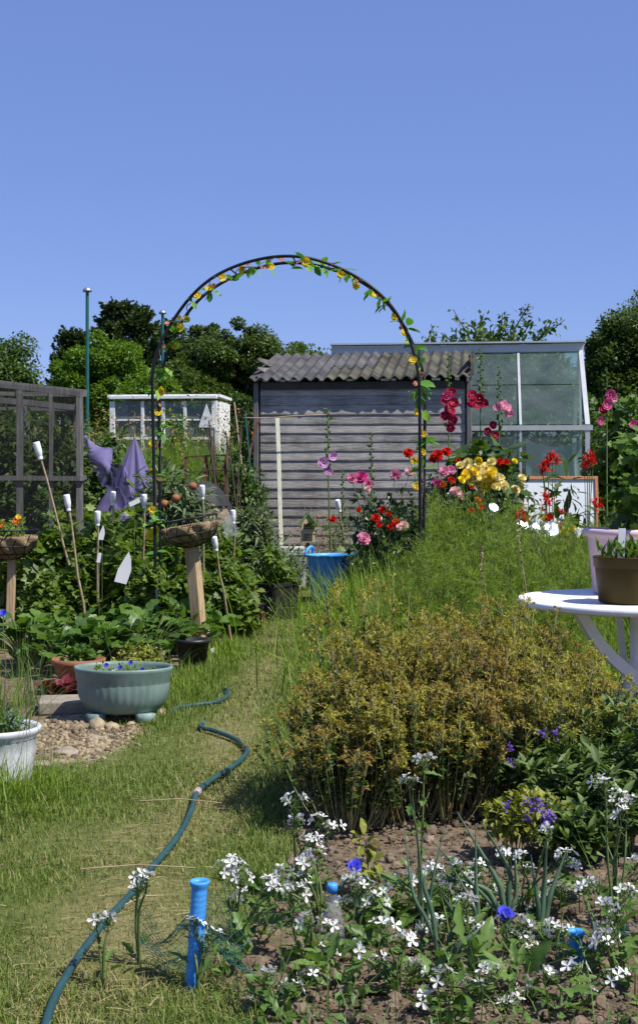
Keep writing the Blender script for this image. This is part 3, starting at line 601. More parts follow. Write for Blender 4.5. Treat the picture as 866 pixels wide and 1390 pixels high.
# ================================================================ FAR SMALL GLASSHOUSE (white frames)
def far_house():
    D = 24.5; x0, x1 = gx(148, D), gx(296, D); zt = gz(535, D)
    r = thing('old_white_glasshouse', 'low white framed glasshouse with peeling paint behind tall grass', 'glasshouse', ((x0 + x1) / 2, D, 0), R_(-6))
    w = (x1 - x0) / 2; w_ = M['white_paint']; dp = 1.3
    def bar(name, p, q, a=.09, b=.06): mb = MB(); mb.beam(p, q, a, b, (0, 1, 0)); mb.build(name, w_, r, bevel=.006)
    bar('top_rail', (-w, 0, zt - .06), (w, 0, zt - .06), .06, .15); 
    for x in (-w + .05, -w + .62, 0, w - .6, w - .05): bar('post', (x, .002, 0), (x, .002, zt - .13), .1 if abs(x) > w - .1 else .06)
    bar('glazing_bar', (-w + .1, .003, zt - .48), (w - .1, .003, zt - .48), .03, .04); bar('middle_rail', (-w + .1, .003, zt - .82), (w - .1, .003, zt - .82), .05, .05)
    for k, (a_, b_) in enumerate(((-w + .1, -w + .59), (-w + .65, -.03), (.03, w - .63), (w - .57, w - .1))):
        for z0, z1 in ((.1, zt - .85), (zt - .79, zt - .5), (zt - .46, zt - .14)):
            mb = MB(); mb.box(((a_ + b_) / 2, .02, (z0 + z1) / 2), (b_ - a_, .004, z1 - z0)); mb.build('window_pane', M['glass_old'], r)
    mb = MB(); mb.box((0, dp / 2, zt - .03), (2 * w + .1, dp, .05)); mb.build('roof', w_, r)
    for x in (-w, w): mb = MB(); mb.box((x, dp / 2, zt / 2 - .06), (.05, dp - .12, zt - .14)); mb.build('side_wall', w_, r)
    mb = MB(); mb.box((0, dp, zt / 2 - .1), (2 * w, .06, zt - .22)); mb.build('back_wall', M['wood_red'], r)
    # the small bright triangular vent by the right-hand corner
    mb = MB(); mb.add([(w - .34, -.05, zt - .62), (w - .04, -.05, zt - .62), (w - .19, -.05, zt - .18), (w - .34, -.03, zt - .62), (w - .04, -.03, zt - .62), (w - .19, -.03, zt - .18)], [[[0, 1, 2], [3, 5, 4]], [[0, 3, 4, 1], [1, 4, 5, 2], [2, 5, 3, 0]]], 0, False); mb.build('vent', M['white_paint'], r)
far_house()
# ================================================================ POLES
for px, D, top, lab in ((119, 30, 396, 'tall green pole with a small grey cap before the round lime green tree'), (221, 36, 426, 'green capped pole further off, half hidden by the arch')):
    r = thing('vent_pole', lab, 'pole', (gx(px, D), D, 0)); z = gz(top, D)
    mb = MB(); mb.tube([(0, 0, 0), (0, 0, z * .5), (0, 0, z)], [.045, .042, .038], 10); mb.build('pole', M['green_pole'], r)
    mb = MB(); mb.lathe([(.0, .11), (.05, .1), (.10, .04), (.105, 0), (.03, -.02), (.0, -.02)], 14, c=(0, 0, z)); mb.build('cap', M['grey_steel'], r)
# ================================================================ FRUIT CAGE
def cage():
    D = 9.6; xr = gx(109, D); r = thing('fruit_cage', 'grey timber fruit cage covered in black netting at the left edge', 'fruit cage', (xr, D, 0), R_(11))
    h, wd, dp, ap = 1.68, 2.2, 2.1, 1.78; V = M['wood_grey_v']
    def b(name, p, q, w=.048, d=.048, up=(0, 1, 0), bv=.004): mb = MB(); mb.beam(p, q, w, d, up, 0, .0015); mb.build(name, V, r)
    def ht(x): return h + (ap - h) * (1 - abs(x + wd / 2) / (wd / 2))
    for y in (0, dp):
        for x, w in ((0, .05), (-.205, .028), (-.425, .048), (-1.1, .05), (-1.7, .048), (-wd, .05)): b('post', (x, y, 0), (x, y, ht(x) - .03), w)
        b('gable_tie', (-wd + .03, y + .004, h - .02), (-.03, y + .004, h - .02), .03, .04); b('rafter', (.05, y - .003, h - .012), (-wd / 2, y - .003, ap), .05, .035); b('rafter', (-wd / 2 - .02, y - .003, ap), (-wd - .05, y - .003, h - .012), .05, .035)
        b('mid_rail', (-wd - .02, y - .03, gz(649, D)), (.03, y - .03, gz(649, D)), .036, .034, (0, 0, 1))
    for x in (0, -wd): b('side_rail', (x, .03, h - .03), (x, dp - .03, h - .03), .04, .04, (0, 0, 1)); b('side_rail', (x + .03, .03, 1.06), (x + .03, dp - .03, 1.06), .04, .03, (0, 0, 1)); b('post', (x, dp / 2, 0), (x, dp / 2, h - .06))
    b('ridge', (-wd / 2, 0, ap - .01), (-wd / 2, dp, ap - .01), .04, .04, (0, 0, 1))
    mb = MB()
    def q(*p): mb.add(p, [[[0, 1, 2, 3]]] if len(p) == 4 else [[[0, 1, 2]]], 0, False)
    for y in (-.05, dp + .05): q((-wd, y, 0), (0, y, 0), (0, y, h), (-wd, y, h)); q((-wd, y, h), (0, y, h), (-wd / 2, y, ap))
    for x in (.03, -wd - .03): q((x, 0, 0), (x, dp, 0), (x, dp, h), (x, 0, h))
    q((.03, -.05, h + .01), (.03, dp, h + .01), (-wd / 2, dp, ap + .02), (-wd / 2, -.05, ap + .02)); q((-wd - .03, -.05, h + .01), (-wd - .03, dp, h + .01), (-wd / 2, dp, ap + .02), (-wd / 2, -.05, ap + .02))
    mb.build('netting', M['net_black'], r)
cage()
# ================================================================ ARCH
def arch():
    D0, D1 = 8.25, 8.55
    hoops = ((D0, 207.5, 569.5, 348, .0100), (D1, 217, 575.5, 357, .0100))
    r = thing('garden_arch', 'tall black metal garden arch of two hoops with a round top', 'arch', at(390, 880, 8.3) * [1, 1, 0])
    base = np.array(r.location); curves = []
    for (D, xl, xr, top, rad) in hoops:
        c = (xl + xr) / 2; R = (xr - xl) / 2; cy = top + R; pts = []
        pts += [at(xl + 3, 880 if D == D0 else 870, D) * [1, 1, 0] + [0, 0, -.05]]
        pts += [np.array([gx(xl + (3 * (1 - t)) , D), D, gz(cy, D) * t]) for t in (.25, .5, .75, .97)]
        pts += [np.array([gx(c - R * math.cos(a), D), D, gz(cy - R * math.sin(a), D)]) for a in np.linspace(.05, math.pi - .05, 40)]
        pts += [np.array([gx(xr - 1 * (1 - t), D), D, gz(cy, D) * t]) for t in (.97, .75, .5, .25)] + [np.array([gx(xr - 1, D), D, -.05])]
        P = np.array(pts); P[:, 1] += .009 * np.sin(np.arange(len(P)) * .7); P[:, 0] += .006 * np.sin(np.arange(len(P)) * .53 + D * 7); curves.append(P)
        mb = MB(); mb.tube(catmull(P, 3) - base, rad, 10); mb.build('hoop', M['black_steel'], r)
    for k in (1, 2, 3, 4, 9, 14, 19, 25, 31, 36, 41, 45, 46, 47, 48):
        if k < len(curves[0]): mb = MB(); mb.tube([curves[0][k] - base, curves[1][k] - base], .005, 8); mb.build('rung', M['black_steel'], r)
    mb = MB(); mb.tube([np.array([gx(214, 8.2), 8.2, -.05]) - base, np.array([gx(213, 8.2), 8.2, gz(800, 8.2)]) - base], .008, 8); mb.build('ground_stake', M['grey_steel'], r)
    # garland wound along both hoops
    gl = thing('flower_garland', 'artificial sunflower garland with green leaves wound along the arch', 'garland', tuple(base))
    A = catmull(curves[0], 6); B = catmull(curves[1], 6); n = min(len(A), len(B)); t = np.arange(n)
    w = .5 + .5 * np.sin(t * .35); C = A[:n] * (1 - w[:, None]) + B[:n] * w[:, None] + np.stack([.012 * np.cos(t * .9), .02 * np.sin(t * .9), -.012 + .012 * np.sin(t * .5)], -1)
    zc = C[:, 2]; sel = zc > .25; C = C[sel]
    mb = MB(); mb.tube(C - base, .0028, 5); mb.build('vine', M['twig'], gl)
    def nearest(px, py): 
        X_ = CX + C[:, 0] / C[:, 1] * F; Y_ = HY - (C[:, 2] - H) / C[:, 1] * F; return C[np.argmin((X_ - px) ** 2 + (Y_ - py) ** 2)]
    spots = [(268, 402), (255, 435), (240, 470), (222, 532), (368, 364), (484, 390), (536, 430), (560, 490), (302, 377), (560, 626), (563, 660), (207, 692), (204, 728), (221, 790), (212, 835), (207, 640), (572, 590)]
    spots += [(330, 368), (415, 356), (462, 374), (505, 402), (548, 452), (563, 560), (571, 615), (214, 560), (206, 600), (213, 720), (208, 770), (284, 392), (246, 448)]
    for (px, py) in spots:
        c = nearest(px, py); p = c + np.array([(px - (CX + c[0] / c[1] * F)) / F * c[1] * .8, -.02, -((py - (HY - (c[2] - H) / c[1] * F)) / F * c[1]) * .8])
        put(FM[('star', 'yellow')], 'sunflower', gl, p, (rnd(-.7, .7), -1, rnd(-.3, .7)), rnd(.027, .035))
    for (px, py) in [(262, 393), (288, 385), (340, 362), (352, 349), (380, 357), (405, 360), (427, 362), (450, 365), (488, 380), (515, 395), (530, 452), (572, 505), (556, 520), (230, 440), (215, 452), (213, 520), (206, 555), (207, 610), (209, 660), (213, 778), (560, 580), (570, 540), (246, 430)]:
        c = nearest(px, py); put(FM[('star', 'peach')], 'peach_flower', gl, c + RNG.normal(size=3) * .012, (rnd(-1, 1), -.8, rnd(-.6, 1)), rnd(.014, .02))
    lf = MB(); 
    for (px, py, s) in [(302, 395, 1.1), (315, 380, 1), (290, 392, 1), (262, 405, .8), (255, 445, 1), (250, 458, 1.3), (238, 465, 1), (222, 500, 1.2), (212, 505, 1.2), (215, 530, 1), (344, 368, 1.1), (352, 372, 1), (400, 362, 1.2), (412, 362, 1.3), (418, 370, 1.1), (375, 365, .9), (440, 346, 1.4), (445, 347, 1.3),
                        (455, 372, 1.3), (462, 380, 1.2), (470, 379, 1), (490, 398, 1.2), (510, 412, 1), (515, 420, 1.2), (522, 410, 1), (548, 432, 1.3), (553, 440, 1.2), (552, 472, 1.2), (568, 470, 1.2), (560, 500, .9), (560, 525, 1.5), (563, 535, 1.5), (558, 545, 1.3), (560, 560, 1.2), (562, 595, 1.3), (566, 600, 1.2), (560, 640, 1.2),
                        (205, 580, 1.2), (212, 585, 1), (223, 582, 1.2), (200, 610, 1.1), (206, 650, 1.1), (222, 700, 1.2), (200, 705, 1.2), (215, 735, 1), (225, 755, 1.2), (222, 815, 1.5), (205, 760, 1), (213, 850, 1.1)]:
        c = nearest(px, py); k = RNG.integers(2, 5); d = np.column_stack([rnd(-1, 1, k), rnd(-.6, .2, k), rnd(-1, .5, k)])
        lf.scatter(OVATE, np.repeat([c - base], k, 0) + RNG.normal(size=(k, 3)) * .008, d, .075 * s * rnd(.8, 1.1, k), wid=1.15, smooth=True)
    lf.build('leaves', G['garland'], gl)
arch()
# ================================================================ PLANT BUILDERS
def blobs(n, rx, ry, h, z0, shell=.55):
    """clump centres through a dome-like volume, most of them near its skin"""
    d = rdir(n * 3); d = d[d[:, 2] > -.5][:n]; r = rnd(0, 1, len(d)) ** shell
    c = d * r[:, None]; return np.column_stack([c[:, 0] * rx, c[:, 1] * ry, z0 + (c[:, 2] + .5) / 1.5 * (h - z0)])
def foliage(mb, C, rad, per, T, size, mat=0, droop=0, out=.7, wid=1, flat=1.0, smooth=False):
    n = len(C) * per; rad = np.repeat(np.broadcast_to(rad, (len(C),)), per); c = np.repeat(C, per, 0); d = rdir(n); q = rnd(.15, 1, n) ** .6
    p = c + d * (rad * q)[:, None] * [1, 1, flat]
    dirs = d * out + rdir(n) * .6 + [0, 0, -droop]; up = d * .5 + rdir(n) * .5 + [.14, -.1, .9]
    u = unit(up); y = unit(dirs); x = np.cross(y, u); mb_up = u
    mb.scatter_free(T, p, y, size * rnd(.65, 1.25, n), mb_up, mat, wid, smooth)
def _sf(s, T, pos, dirs, size, up, mat, wid, smooth):
    V, Fs = T; n = len(pos); y = unit(dirs); x = np.cross(y, up); bad = np.linalg.norm(x, axis=1) < .05
    if bad.any(): x[bad] = np.cross(y[bad], rdir(int(bad.sum())))
    x = unit(x); z = np.cross(x, y); k = len(V)
    Wv = pos[:, None] + size[:, None, None] * (V[None, :, 0:1] * wid * x[:, None] + V[None, :, 1:2] * y[:, None] + V[None, :, 2:3] * z[:, None])
    off = (np.arange(n) * k)[:, None, None]; s.add(Wv.reshape(-1, 3), [(np.asarray(f)[None] + off).reshape(-1, np.asarray(f).shape[1]) for f in Fs], mat, smooth)
MB.scatter_free = _sf
def limbs(mb, C, base, r0, k=5, mat=0, spread=.12):
    """stems running from the foot of the plant up into every clump"""
    n = len(C); t = np.linspace(0, 1, k)[None, :, None]; B = np.asarray(base)[None, None] + np.column_stack([RNG.normal(size=(n, 2)) * spread, np.zeros(n)])[:, None]
    c = C[:, None]; P = B + (c - B) * t; P[:, :, 2] += (np.sin(t[:, :, 0] * math.pi) * .15 * (c[:, :, 2] - B[:, :, 2])); P[:, 1:-1] += RNG.normal(size=(n, k - 2, 3)) * .02 * np.linalg.norm(C, axis=1).mean()
    mb.strands(P, r0 * np.linspace(1, .35, k)[None].repeat(n, 0), 4, mat)
def shrub(name, label, cat, loc, rx, ry, h, ncl, per, T, size, leaf, stem='twig', group=None, z0=.08, cr=.16, droop=.15, wid=1, r0=.008, shell=.55, rz=0, smooth=False):
    r = thing(name, label, cat, tuple(loc), rz, group); C = blobs(ncl, rx, ry, h, z0, shell)
    mb = MB(); limbs(mb, C[:max(8, len(C) // 3)], (0, 0, -.03), r0, spread=rx * .2); mb.build('stem', M[stem], r)
    mb = MB(); foliage(mb, C, cr * rnd(.6, 1.2, len(C)), per, T, size, 0, droop, wid=wid, smooth=smooth); mb.build('foliage', G[leaf], r)
    return r
def big_tree(label, px, D, top, wpx, leaf, ncl=70, per=330, size=.26, z0=None, conifer=False, name='tree', group=None, T=FAR, cr=.85, holes=.55):
    z = gz(top, D); w = wpx / 2 / F * D; r = thing(name, label, 'tree', (gx(px, D), D, 0), rnd(0, 6), group); z0 = z0 if z0 is not None else z * .18
    n = ncl; lob = rdir(9); 
    if conifer:
        u = rnd(0, 1, n) ** .75; zz = z0 + (z - z0) * u; a = rnd(0, 6.28, n); rr = w * (1 - u ** 1.3 * .78) * rnd(.45, 1, n); C = np.column_stack([rr * np.cos(a), rr * np.sin(a), zz])
    else:
        d = rdir(n); d[:, 2] = np.where(d[:, 2] < -.45, -d[:, 2], d[:, 2]); bump = 1 + .20 * np.max(d @ lob.T, axis=1) - .18 + .05 * RNG.normal(size=n)
        q = rnd(0, 1, n) ** .4 * bump; C = np.column_stack([d[:, 0] * q * w, d[:, 1] * q * w, (z + z0) / 2 + d[:, 2] * q * (z - z0) / 2 * 1.04])
    mb = MB(); th = z * .6; mb.tube([(0, 0, -.1), (.05 * w, 0, th * .5), (0, .04 * w, th), (0, 0, z * .85)], [w * .09 + .05, w * .07 + .04, w * .05 + .03, .03], 9); limbs(mb, C[::2], (0, 0, z * .15), w * .02 + .012, 6, spread=w * .03); mb.build('trunk', M['bark'], r)
    mb = MB()
    if conifer:
        m_ = n * 13; ci = RNG.integers(0, n, m_); o_ = C[ci] * [1, 1, 0]; dv = unit(unit(o_ + RNG.normal(size=(m_, 3)) * .3 * w) * [1, 1, 0] + rdir(m_) * .45 + [0, 0, .45]); ln = rnd(.5, 1.25, m_) * cr; k_ = 46; t_ = rnd(0, 1, (m_, k_))
        p_ = C[ci][:, None] - dv[:, None] * (ln * .4)[:, None, None] + dv[:, None] * (ln[:, None] * t_)[..., None] + RNG.normal(size=(m_, k_, 3)) * (.17 * cr * (1.05 - t_))[..., None]; p_[..., 2] -= (.25 * cr * t_ * (1 - t_))
        mb.scatter_free(FAR, p_.reshape(-1, 3), np.repeat(dv, k_, 0) + rdir(m_ * k_) * .6, size * .55 * rnd(.6, 1.2, m_ * k_), unit(rdir(m_ * k_) + [0, 0, .8]), 0, .8, False)
    else:
        n2 = int(n * 3.2); q_ = RNG.integers(0, n, n2); C2 = C[q_] + rdir(n2) * cr * .75; foliage(mb, C2, cr * .6 * rnd(.5, 1.3, n2), int(per * .75), T, size * .55, 0, .1, flat=.8)
    mb.build('crown', G[leaf], r)
    return r
# ================================================================ FAR TREES
big_tree('rounded dark green tree at the far left above the fruit cage', 5, 45, 482, 84, 'mid', 60, 300, .22)
big_tree('bright lime green round tree behind the tall green pole', 145, 36, 470, 140, 'lime', 90, 420, .17, cr=.5, z0=.3)
big_tree('dark conifer rising highest behind the lime green tree', 172, 52, 418, 190, 'far_conifer', 120, 320, .30, conifer=True, cr=.75)
big_tree('smaller dark conifer left of the tallest conifer', 98, 50, 458, 120, 'far_conifer', 70, 300, .28, conifer=True, cr=.7)
big_tree('dark conifer at the right shoulder of the tallest conifer', 226, 55, 445, 120, 'far_conifer', 70, 300, .28, conifer=True, cr=.75)
big_tree('broad dark tree left of the shed roof seen through the arch', 318, 48, 455, 190, 'far_dark', 110, 420, .22, z0=.4, cr=.7)
big_tree('lower dark tree joining the broad tree on its right', 394, 50, 470, 100, 'far_dark', 55, 320, .22, z0=.4, cr=.55)
big_tree('lower dark tree filling the gap left of the broad tree', 250, 46, 482, 120, 'far_dark', 60, 320, .22, z0=.3, cr=.6)
big_tree('big dark evergreen tree behind the right end of the greenhouse', 866, 40, 430, 150, 'far_dark', 110, 420, .22, z0=.3, cr=.7)
big_tree('grey green feathery tree reaching over the dark evergreen at the right edge', 888, 46, 392, 80, 'grey_leaf', 40, 110, .2, z0=3, cr=.6)
big_tree('young light green tree low between conifers and arch', 215, 30, 512, 90, 'lime', 50, 300, .15, z0=.2, cr=.4)
big_tree('pale green sapling behind the shed left corner', 330, 26, 548, 60, 'mid', 40, 220, .12, z0=.2, cr=.3)
# a loose fruit tree whose long shoots stand over the greenhouse roof
def shoots(label, px, D, tips, zb, nleaf, size, leaf):
    r = thing('fruit_tree', label, 'tree', (gx(px, D), D, 0)); base = np.array([gx(px, D), D, 0]); mb = MB(); lm = MB()
    mb.tube([(0, 0, -.1), (.05, 0, zb * .5), (0, 0, zb)], [.11, .09, .07], 8)
    for (tx, ty) in tips:
        tip = at(tx, ty, D + rnd(-.6, .6)) - base; s = np.array([rnd(-.2, .2), rnd(-.2, .2), zb]); m_ = (s + tip) / 2 + [0, 0, .25] + RNG.normal(size=3) * .1
        P = catmull([s, m_, tip], 10); mb.tube(P, np.linspace(.03, .006, len(P)), 5); k = nleaf; i_ = (rnd(.18, 1, k) ** .8 * (len(P) - 1)).astype(int)
        lm.scatter(LEAF, P[i_] + RNG.normal(size=(k, 3)) * (.03 + .14 * (1 - i_ / len(P)))[:, None], rdir(k) + [0, 0, .3], size * rnd(.7, 1.2, k), wid=1.1)
    mb.build('trunk', M['bark'], r); lm.build('crown', G[leaf], r)
shoots('leafy fruit tree with long loose shoots above the greenhouse roof', 660, 19.5, [(585, 440), (598, 452), (615, 420), (624, 448), (640, 440), (656, 426), (648, 458), (682, 425), (688, 440), (700, 452), (718, 412), (722, 436), (735, 448), (748, 438), (766, 434), (742, 460), (705, 460), (670, 452), (612, 462), (575, 462), (665, 445), (650, 440), (660, 462), (632, 462)], 1.6, 95, .10, 'mid')
shoots('small sapling whose twig tips show above the shed roof', 436, 20, [(431, 477), (441, 480), (452, 484), (424, 490)], 1.6, 60, .09, 'far_dark')
big_tree('dense bush crown standing just behind the greenhouse', 722, 21, 484, 130, 'mid', 80, 300, .16, z0=.2, cr=.4)
big_tree('dense dark bush behind the greenhouse end nearest the shed', 640, 21.5, 486, 90, 'far_dark', 60, 300, .16, z0=.2, cr=.35)
# the overgrown hedge closing the view behind every plot
mb = MB(); n = 620; x = rnd(-26, 26, n); yv = 30 + rnd(0, 4, n) + np.abs(x) * -.15; C = np.column_stack([x, yv, rnd(.2, 1, n) * (2.1 + .5 * smooth_noise(x, yv, .5, 6))])
foliage(mb, C, .6, 110, FAR, .2); tag(mb.build('distant_hedge', [G['mid']]), 'long dense hedge closing the far side of the plots', 'hedge', None, 'stuff')
# ================================================================ SHRUBS BETWEEN
def sh(px, D, top, wpx, *a, **k):
    h = gz(top, D); w = wpx / 2 / F * D; return dict(loc=(gx(px, D), D, 0), rx=w, ry=w * .8, h=h)
def SHR(name, label, cat, px, D, top, wpx, ncl, per, T, size, leaf, **k):
    s = sh(px, D, top, wpx); return shrub(name, label, cat, s['loc'], s['rx'], s['ry'], s['h'], ncl, per, T, size, leaf, **k)
SHR('leafy_bush', 'dark leafy bush just right of the fruit cage', 'bush', 140, 13.5, 570, 60, 40, 60, LEAF, .09, 'mid', shell=.4)
SHR('leafy_bush', 'loose bush between purple netting and the black arch leg', 'bush', 215, 14, 622, 60, 35, 50, LEAF, .08, 'mid')
SHR('leafy_bush', 'pale green bush in front of the old white glasshouse', 'bush', 238, 22, 552, 60, 60, 60, LEAF, .09, 'lime')
SHR('fruit_bush', 'dense fruit bush inside the cage behind its corner post', 'bush', 78, 10.6, 572, 80, 140, 100, LEAF, .07, 'far_dark', shell=.7)
SHR('fruit_bush', 'broad fruit bush inside the cage at the left edge', 'bush', 10, 10.5, 545, 130, 150, 100, LEAF, .07, 'far_dark', shell=.7)
SHR('fruit_bush', 'low bush inside the cage under the middle rail', 'bush', 55, 10.1, 655, 110, 80, 80, LEAF, .065, 'mid')
SHR('leafy_bush', 'narrow leaved bush beside the rusty wooden rack', 'bush', 205, 11.0, 640, 60, 60, 60, LONG, .11, 'currant', r0=.006)
SHR('leafy_bush', 'tangled green bush left of the shed corner', 'bush', 325, 13.3, 620, 60, 70, 60, LEAF, .07, 'mid')
SHR('leafy_bush', 'dark upright bush squeezed against the shed left side', 'bush', 338, 14.4, 560, 34, 50, 60, LEAF, .06, 'far_dark')
SHR('leafy_bush', 'grey green narrow leaved bush in front of the shed left corner', 'bush', 335, 11.8, 700, 70, 75, 55, LONG, .12, 'grey_leaf', r0=.005)
SHR('leafy_bush', 'small grey green shrub under the pale batten', 'bush', 385, 12.4, 745, 60, 30, 28, LONG, .09, 'grey_leaf', r0=.004)
SHR('dead_herb', 'dry greyish twiggy herb around the insect house', 'plant', 432, 13.4, 680, 80, 34, 20, LONG, .05, 'seed', r0=.003, stem='cane')
SHR('dead_herb', 'dry thin herb against the shed wall right of the tub', 'plant', 470, 13.3, 678, 60, 46, 26, LONG, .05, 'grey_leaf', r0=.003, stem='cane')
# currant bushes of the left bed
c0 = SHR('currant_bush', 'leafy green currant bush crowded among its neighbours in the left bed', 'bush', 75, 9.0, 700, 76, 75, 34, LOBED, .075, 'currant', group='currant bushes of the left bed', z0=.05, cr=.12)
c1 = SHR('currant_bush', 'leafy green currant bush crowded among its neighbours in the left bed', 'bush', 135, 8.9, 712, 84, 75, 34, LOBED, .07, 'currant', group='currant bushes of the left bed', z0=.05, cr=.12)
for k, (px, D, sc) in enumerate(((185, 9.4, 1.05), (108, 8.5, .72), (165, 8.5, .78), (235, 9.1, .86), (300, 9.4, .92), (265, 8.7, .62), (312, 8.75, .66), (60, 8.3, .6), (30, 9.2, .8), (200, 8.3, .62), (270, 10.2, .9), (120, 10, 1.0), (165, 10.3, 1.0))):
    dup((c0, c1)[k % 2], (gx(px, D), D, 0), rnd(0, 6.28), (sc * 1.0, sc, sc * rnd(.95, 1.05)))
# broad leaved rhubarb / chard row
def broad(px, D, h, nl, size, label=None, group=None):
    r = thing('rhubarb_plant', label, 'plant', (gx(px, D), D, 0), 0, group); lm = MB(); sm = MB()
    a = rnd(0, 6.28, nl); q = rnd(.2, 1, nl); top = np.column_stack([np.cos(a) * q * .22, np.sin(a) * q * .22, h * (1.1 - .5 * q) * rnd(.7, 1, nl)])
    t = np.linspace(0, 1, 5)[None, :, None]; P = top[:, None] * t; P[:, :, 2] += np.sin(t[:, :, 0] * 3.14) * .04; sm.strands(P, .005, 4); sm.build('stem', M['stem_green'], r)
    d = np.column_stack([np.cos(a), np.sin(a), rnd(-.1, .9, nl)]); lm.scatter_free(WAVY, top, unit(d), size * rnd(.7, 1.2, nl), unit(np.column_stack([-np.cos(a) * .5, -np.sin(a) * .5, np.ones(nl)]) + RNG.normal(size=(nl, 3)) * .6), 0, 1.45, True); lm.build('foliage', G['rhubarb'], r); return r
bl = 'broad leaved green vegetable plant in the row before the currant bushes'
b0 = broad(60, 7.5, .30, 60, .095, bl, 'broad leaved vegetables of the left bed'); b1 = broad(105, 7.6, .28, 60, .09, bl, 'broad leaved vegetables of the left bed')
for k, (px, D) in enumerate(((150, 7.6), (185, 7.8), (130, 7.15), (80, 7.1), (35, 7.2), (170, 7.2), (205, 7.5), (235, 7.9), (260, 8.2))): dup((b0, b1)[k % 2], (gx(px, D), D, 0), rnd(0, 6.28), rnd(.85, 1.1))
# small apple tree
ap = SHR('apple_tree', 'slender young apple tree with small apples behind the right hanging basket', 'tree', 242, 10.0, 632, 100, 55, 34, LONG, .12, 'grey_leaf', r0=.007, z0=.35, cr=.13)
for px, py in ((239, 676), (224, 684), (262, 660)): mb = MB(); ball(mb, (0, 0, 0), (.033, .033, .03), 0, ICO1); put(mb.mesh('apple', M['terracotta']), 'apple', ap, at(px, py, 9.75))
# ================================================================ PURPLE NET, RACK, MOUND, CANES
def purple():
    D = 11.0; r = thing('purple_netting', 'purple crop netting draped over poles in a peaked tent', 'netting', (gx(175, D), D, 0)); b = np.array(r.location)
    poles = {'apex': at(183, 592, D), 'left': at(112, 594, D - .1), 'dip': at(150, 662, D - .3), 'right': at(206, 655, D), 'front': at(176, 668, D - .7), 'back': at(190, 640, D + .9)}
    for k in ('apex', 'left', 'right'): mb = MB(); p = poles[k] - b; mb.tube([p * [1, 1, 0] + [.02, 0, -.05], p + [0, 0, .02]], .008, 6); mb.build('pole', M['cane'], r)
    mb = MB(); nu, nv = 120, 40; U, V_ = np.meshgrid(np.linspace(0, 2 * math.pi, nu), np.linspace(0, 1, nv))
    apex = poles['apex'] - b; foot = np.stack([.42 * np.cos(U), .40 * np.sin(U), np.zeros_like(U)], -1)
    s = V_[..., None]; fold = .05 * np.sin(U * 6 + V_ * 2) + .022 * np.sin(U * 11 + 1) + .03 * np.sin(U * 5 + V_ * 9)
    s = s ** .75; P = apex * (1 - s) + (foot * [1.15, 1, 1] + [.03, -.1, .55]) * s; P[..., 2] -= .22 * np.sin(V_ * math.pi) * (1 + .35 * np.sin(3 * U)); rad = (V_ ** .8)[..., None]; P += np.stack([np.cos(U), np.sin(U), 0 * U], -1) * fold[..., None] * rad * 1.3
    P += np.stack([smooth_noise(U * 1.2 + q_, V_ * 3, 1.1, 40 + q_) for q_ in range(3)], -1) * .045 * np.sin(V_ * math.pi * .5)[..., None] * np.sin(U / 2)[..., None]; P[..., 2] += .09 * np.sin(U * 5 + 1) * V_ ** 2
    i_ = np.arange(nv - 1)[:, None] * nu; j_ = np.arange(nu - 1)[None]; q = np.stack([i_ + j_, i_ + j_ + 1, i_ + nu + j_ + 1, i_ + nu + j_], -1).reshape(-1, 4); mb.add(P.reshape(-1, 3), [q]); 
    mb.build('net_tent', M['net_purple'], r)
    # the fold hanging from the left pole
    mb = MB(); nu, nv = 60, 20; U, V_ = np.meshgrid(np.linspace(0, 1, nu), np.linspace(-1, 1, nv)); a, c, e = poles['left'] - b, poles['dip'] - b, poles['front'] - b
    L_ = a * ((1 - U) ** 2)[..., None] + (c * 2 * (U * (1 - U))[..., None]) + e * (U ** 2)[..., None]; L_[..., 2] += V_ * (.07 + .13 * U) * (1 + .2 * np.sin(U * 20)); L_ += np.stack([smooth_noise(U * 3, V_ * 1.5 + q_, 1.2, 50 + q_) for q_ in range(3)], -1) * .05; L_[..., 1] += .05 * np.sin(V_ * 4 + U * 9); L_[..., 0] += .03 * np.sin(V_ * 3 + U * 14)
    i_ = np.arange(nv - 1)[:, None] * nu; j_ = np.arange(nu - 1)[None]; mb.add(L_.reshape(-1, 3), [np.stack([i_ + j_, i_ + j_ + 1, i_ + nu + j_ + 1, i_ + nu + j_], -1).reshape(-1, 4)]); mb.build('net_fold', M['net_purple'], r)
purple()
def rack():
    D = 12.6; r = thing('wooden_rack', 'reddish brown slatted wooden rack leaning behind the black mesh mound', 'rack', (gx(275, D), D, 0), R_(-10)); z0, z1 = gz(700, D), gz(620, D); w = .2
    mb = MB()
    for k in range(9): z = .1 + (z1 - .1) * k / 8; mb.beam((-w, .0 + z * .12, z), (w, z * .12, z + .02), .012, .07, (0, 1, 0))
    mb.build('slats', M['wood_red'], r)
    for x in (-w, 0, w): mb = MB(); mb.beam((x, -.02, 0), (x, -.02 + z1 * .12, z1), .03, .02, (0, 1, 0)); mb.build('upright', M['wood_red'], r)
rack()
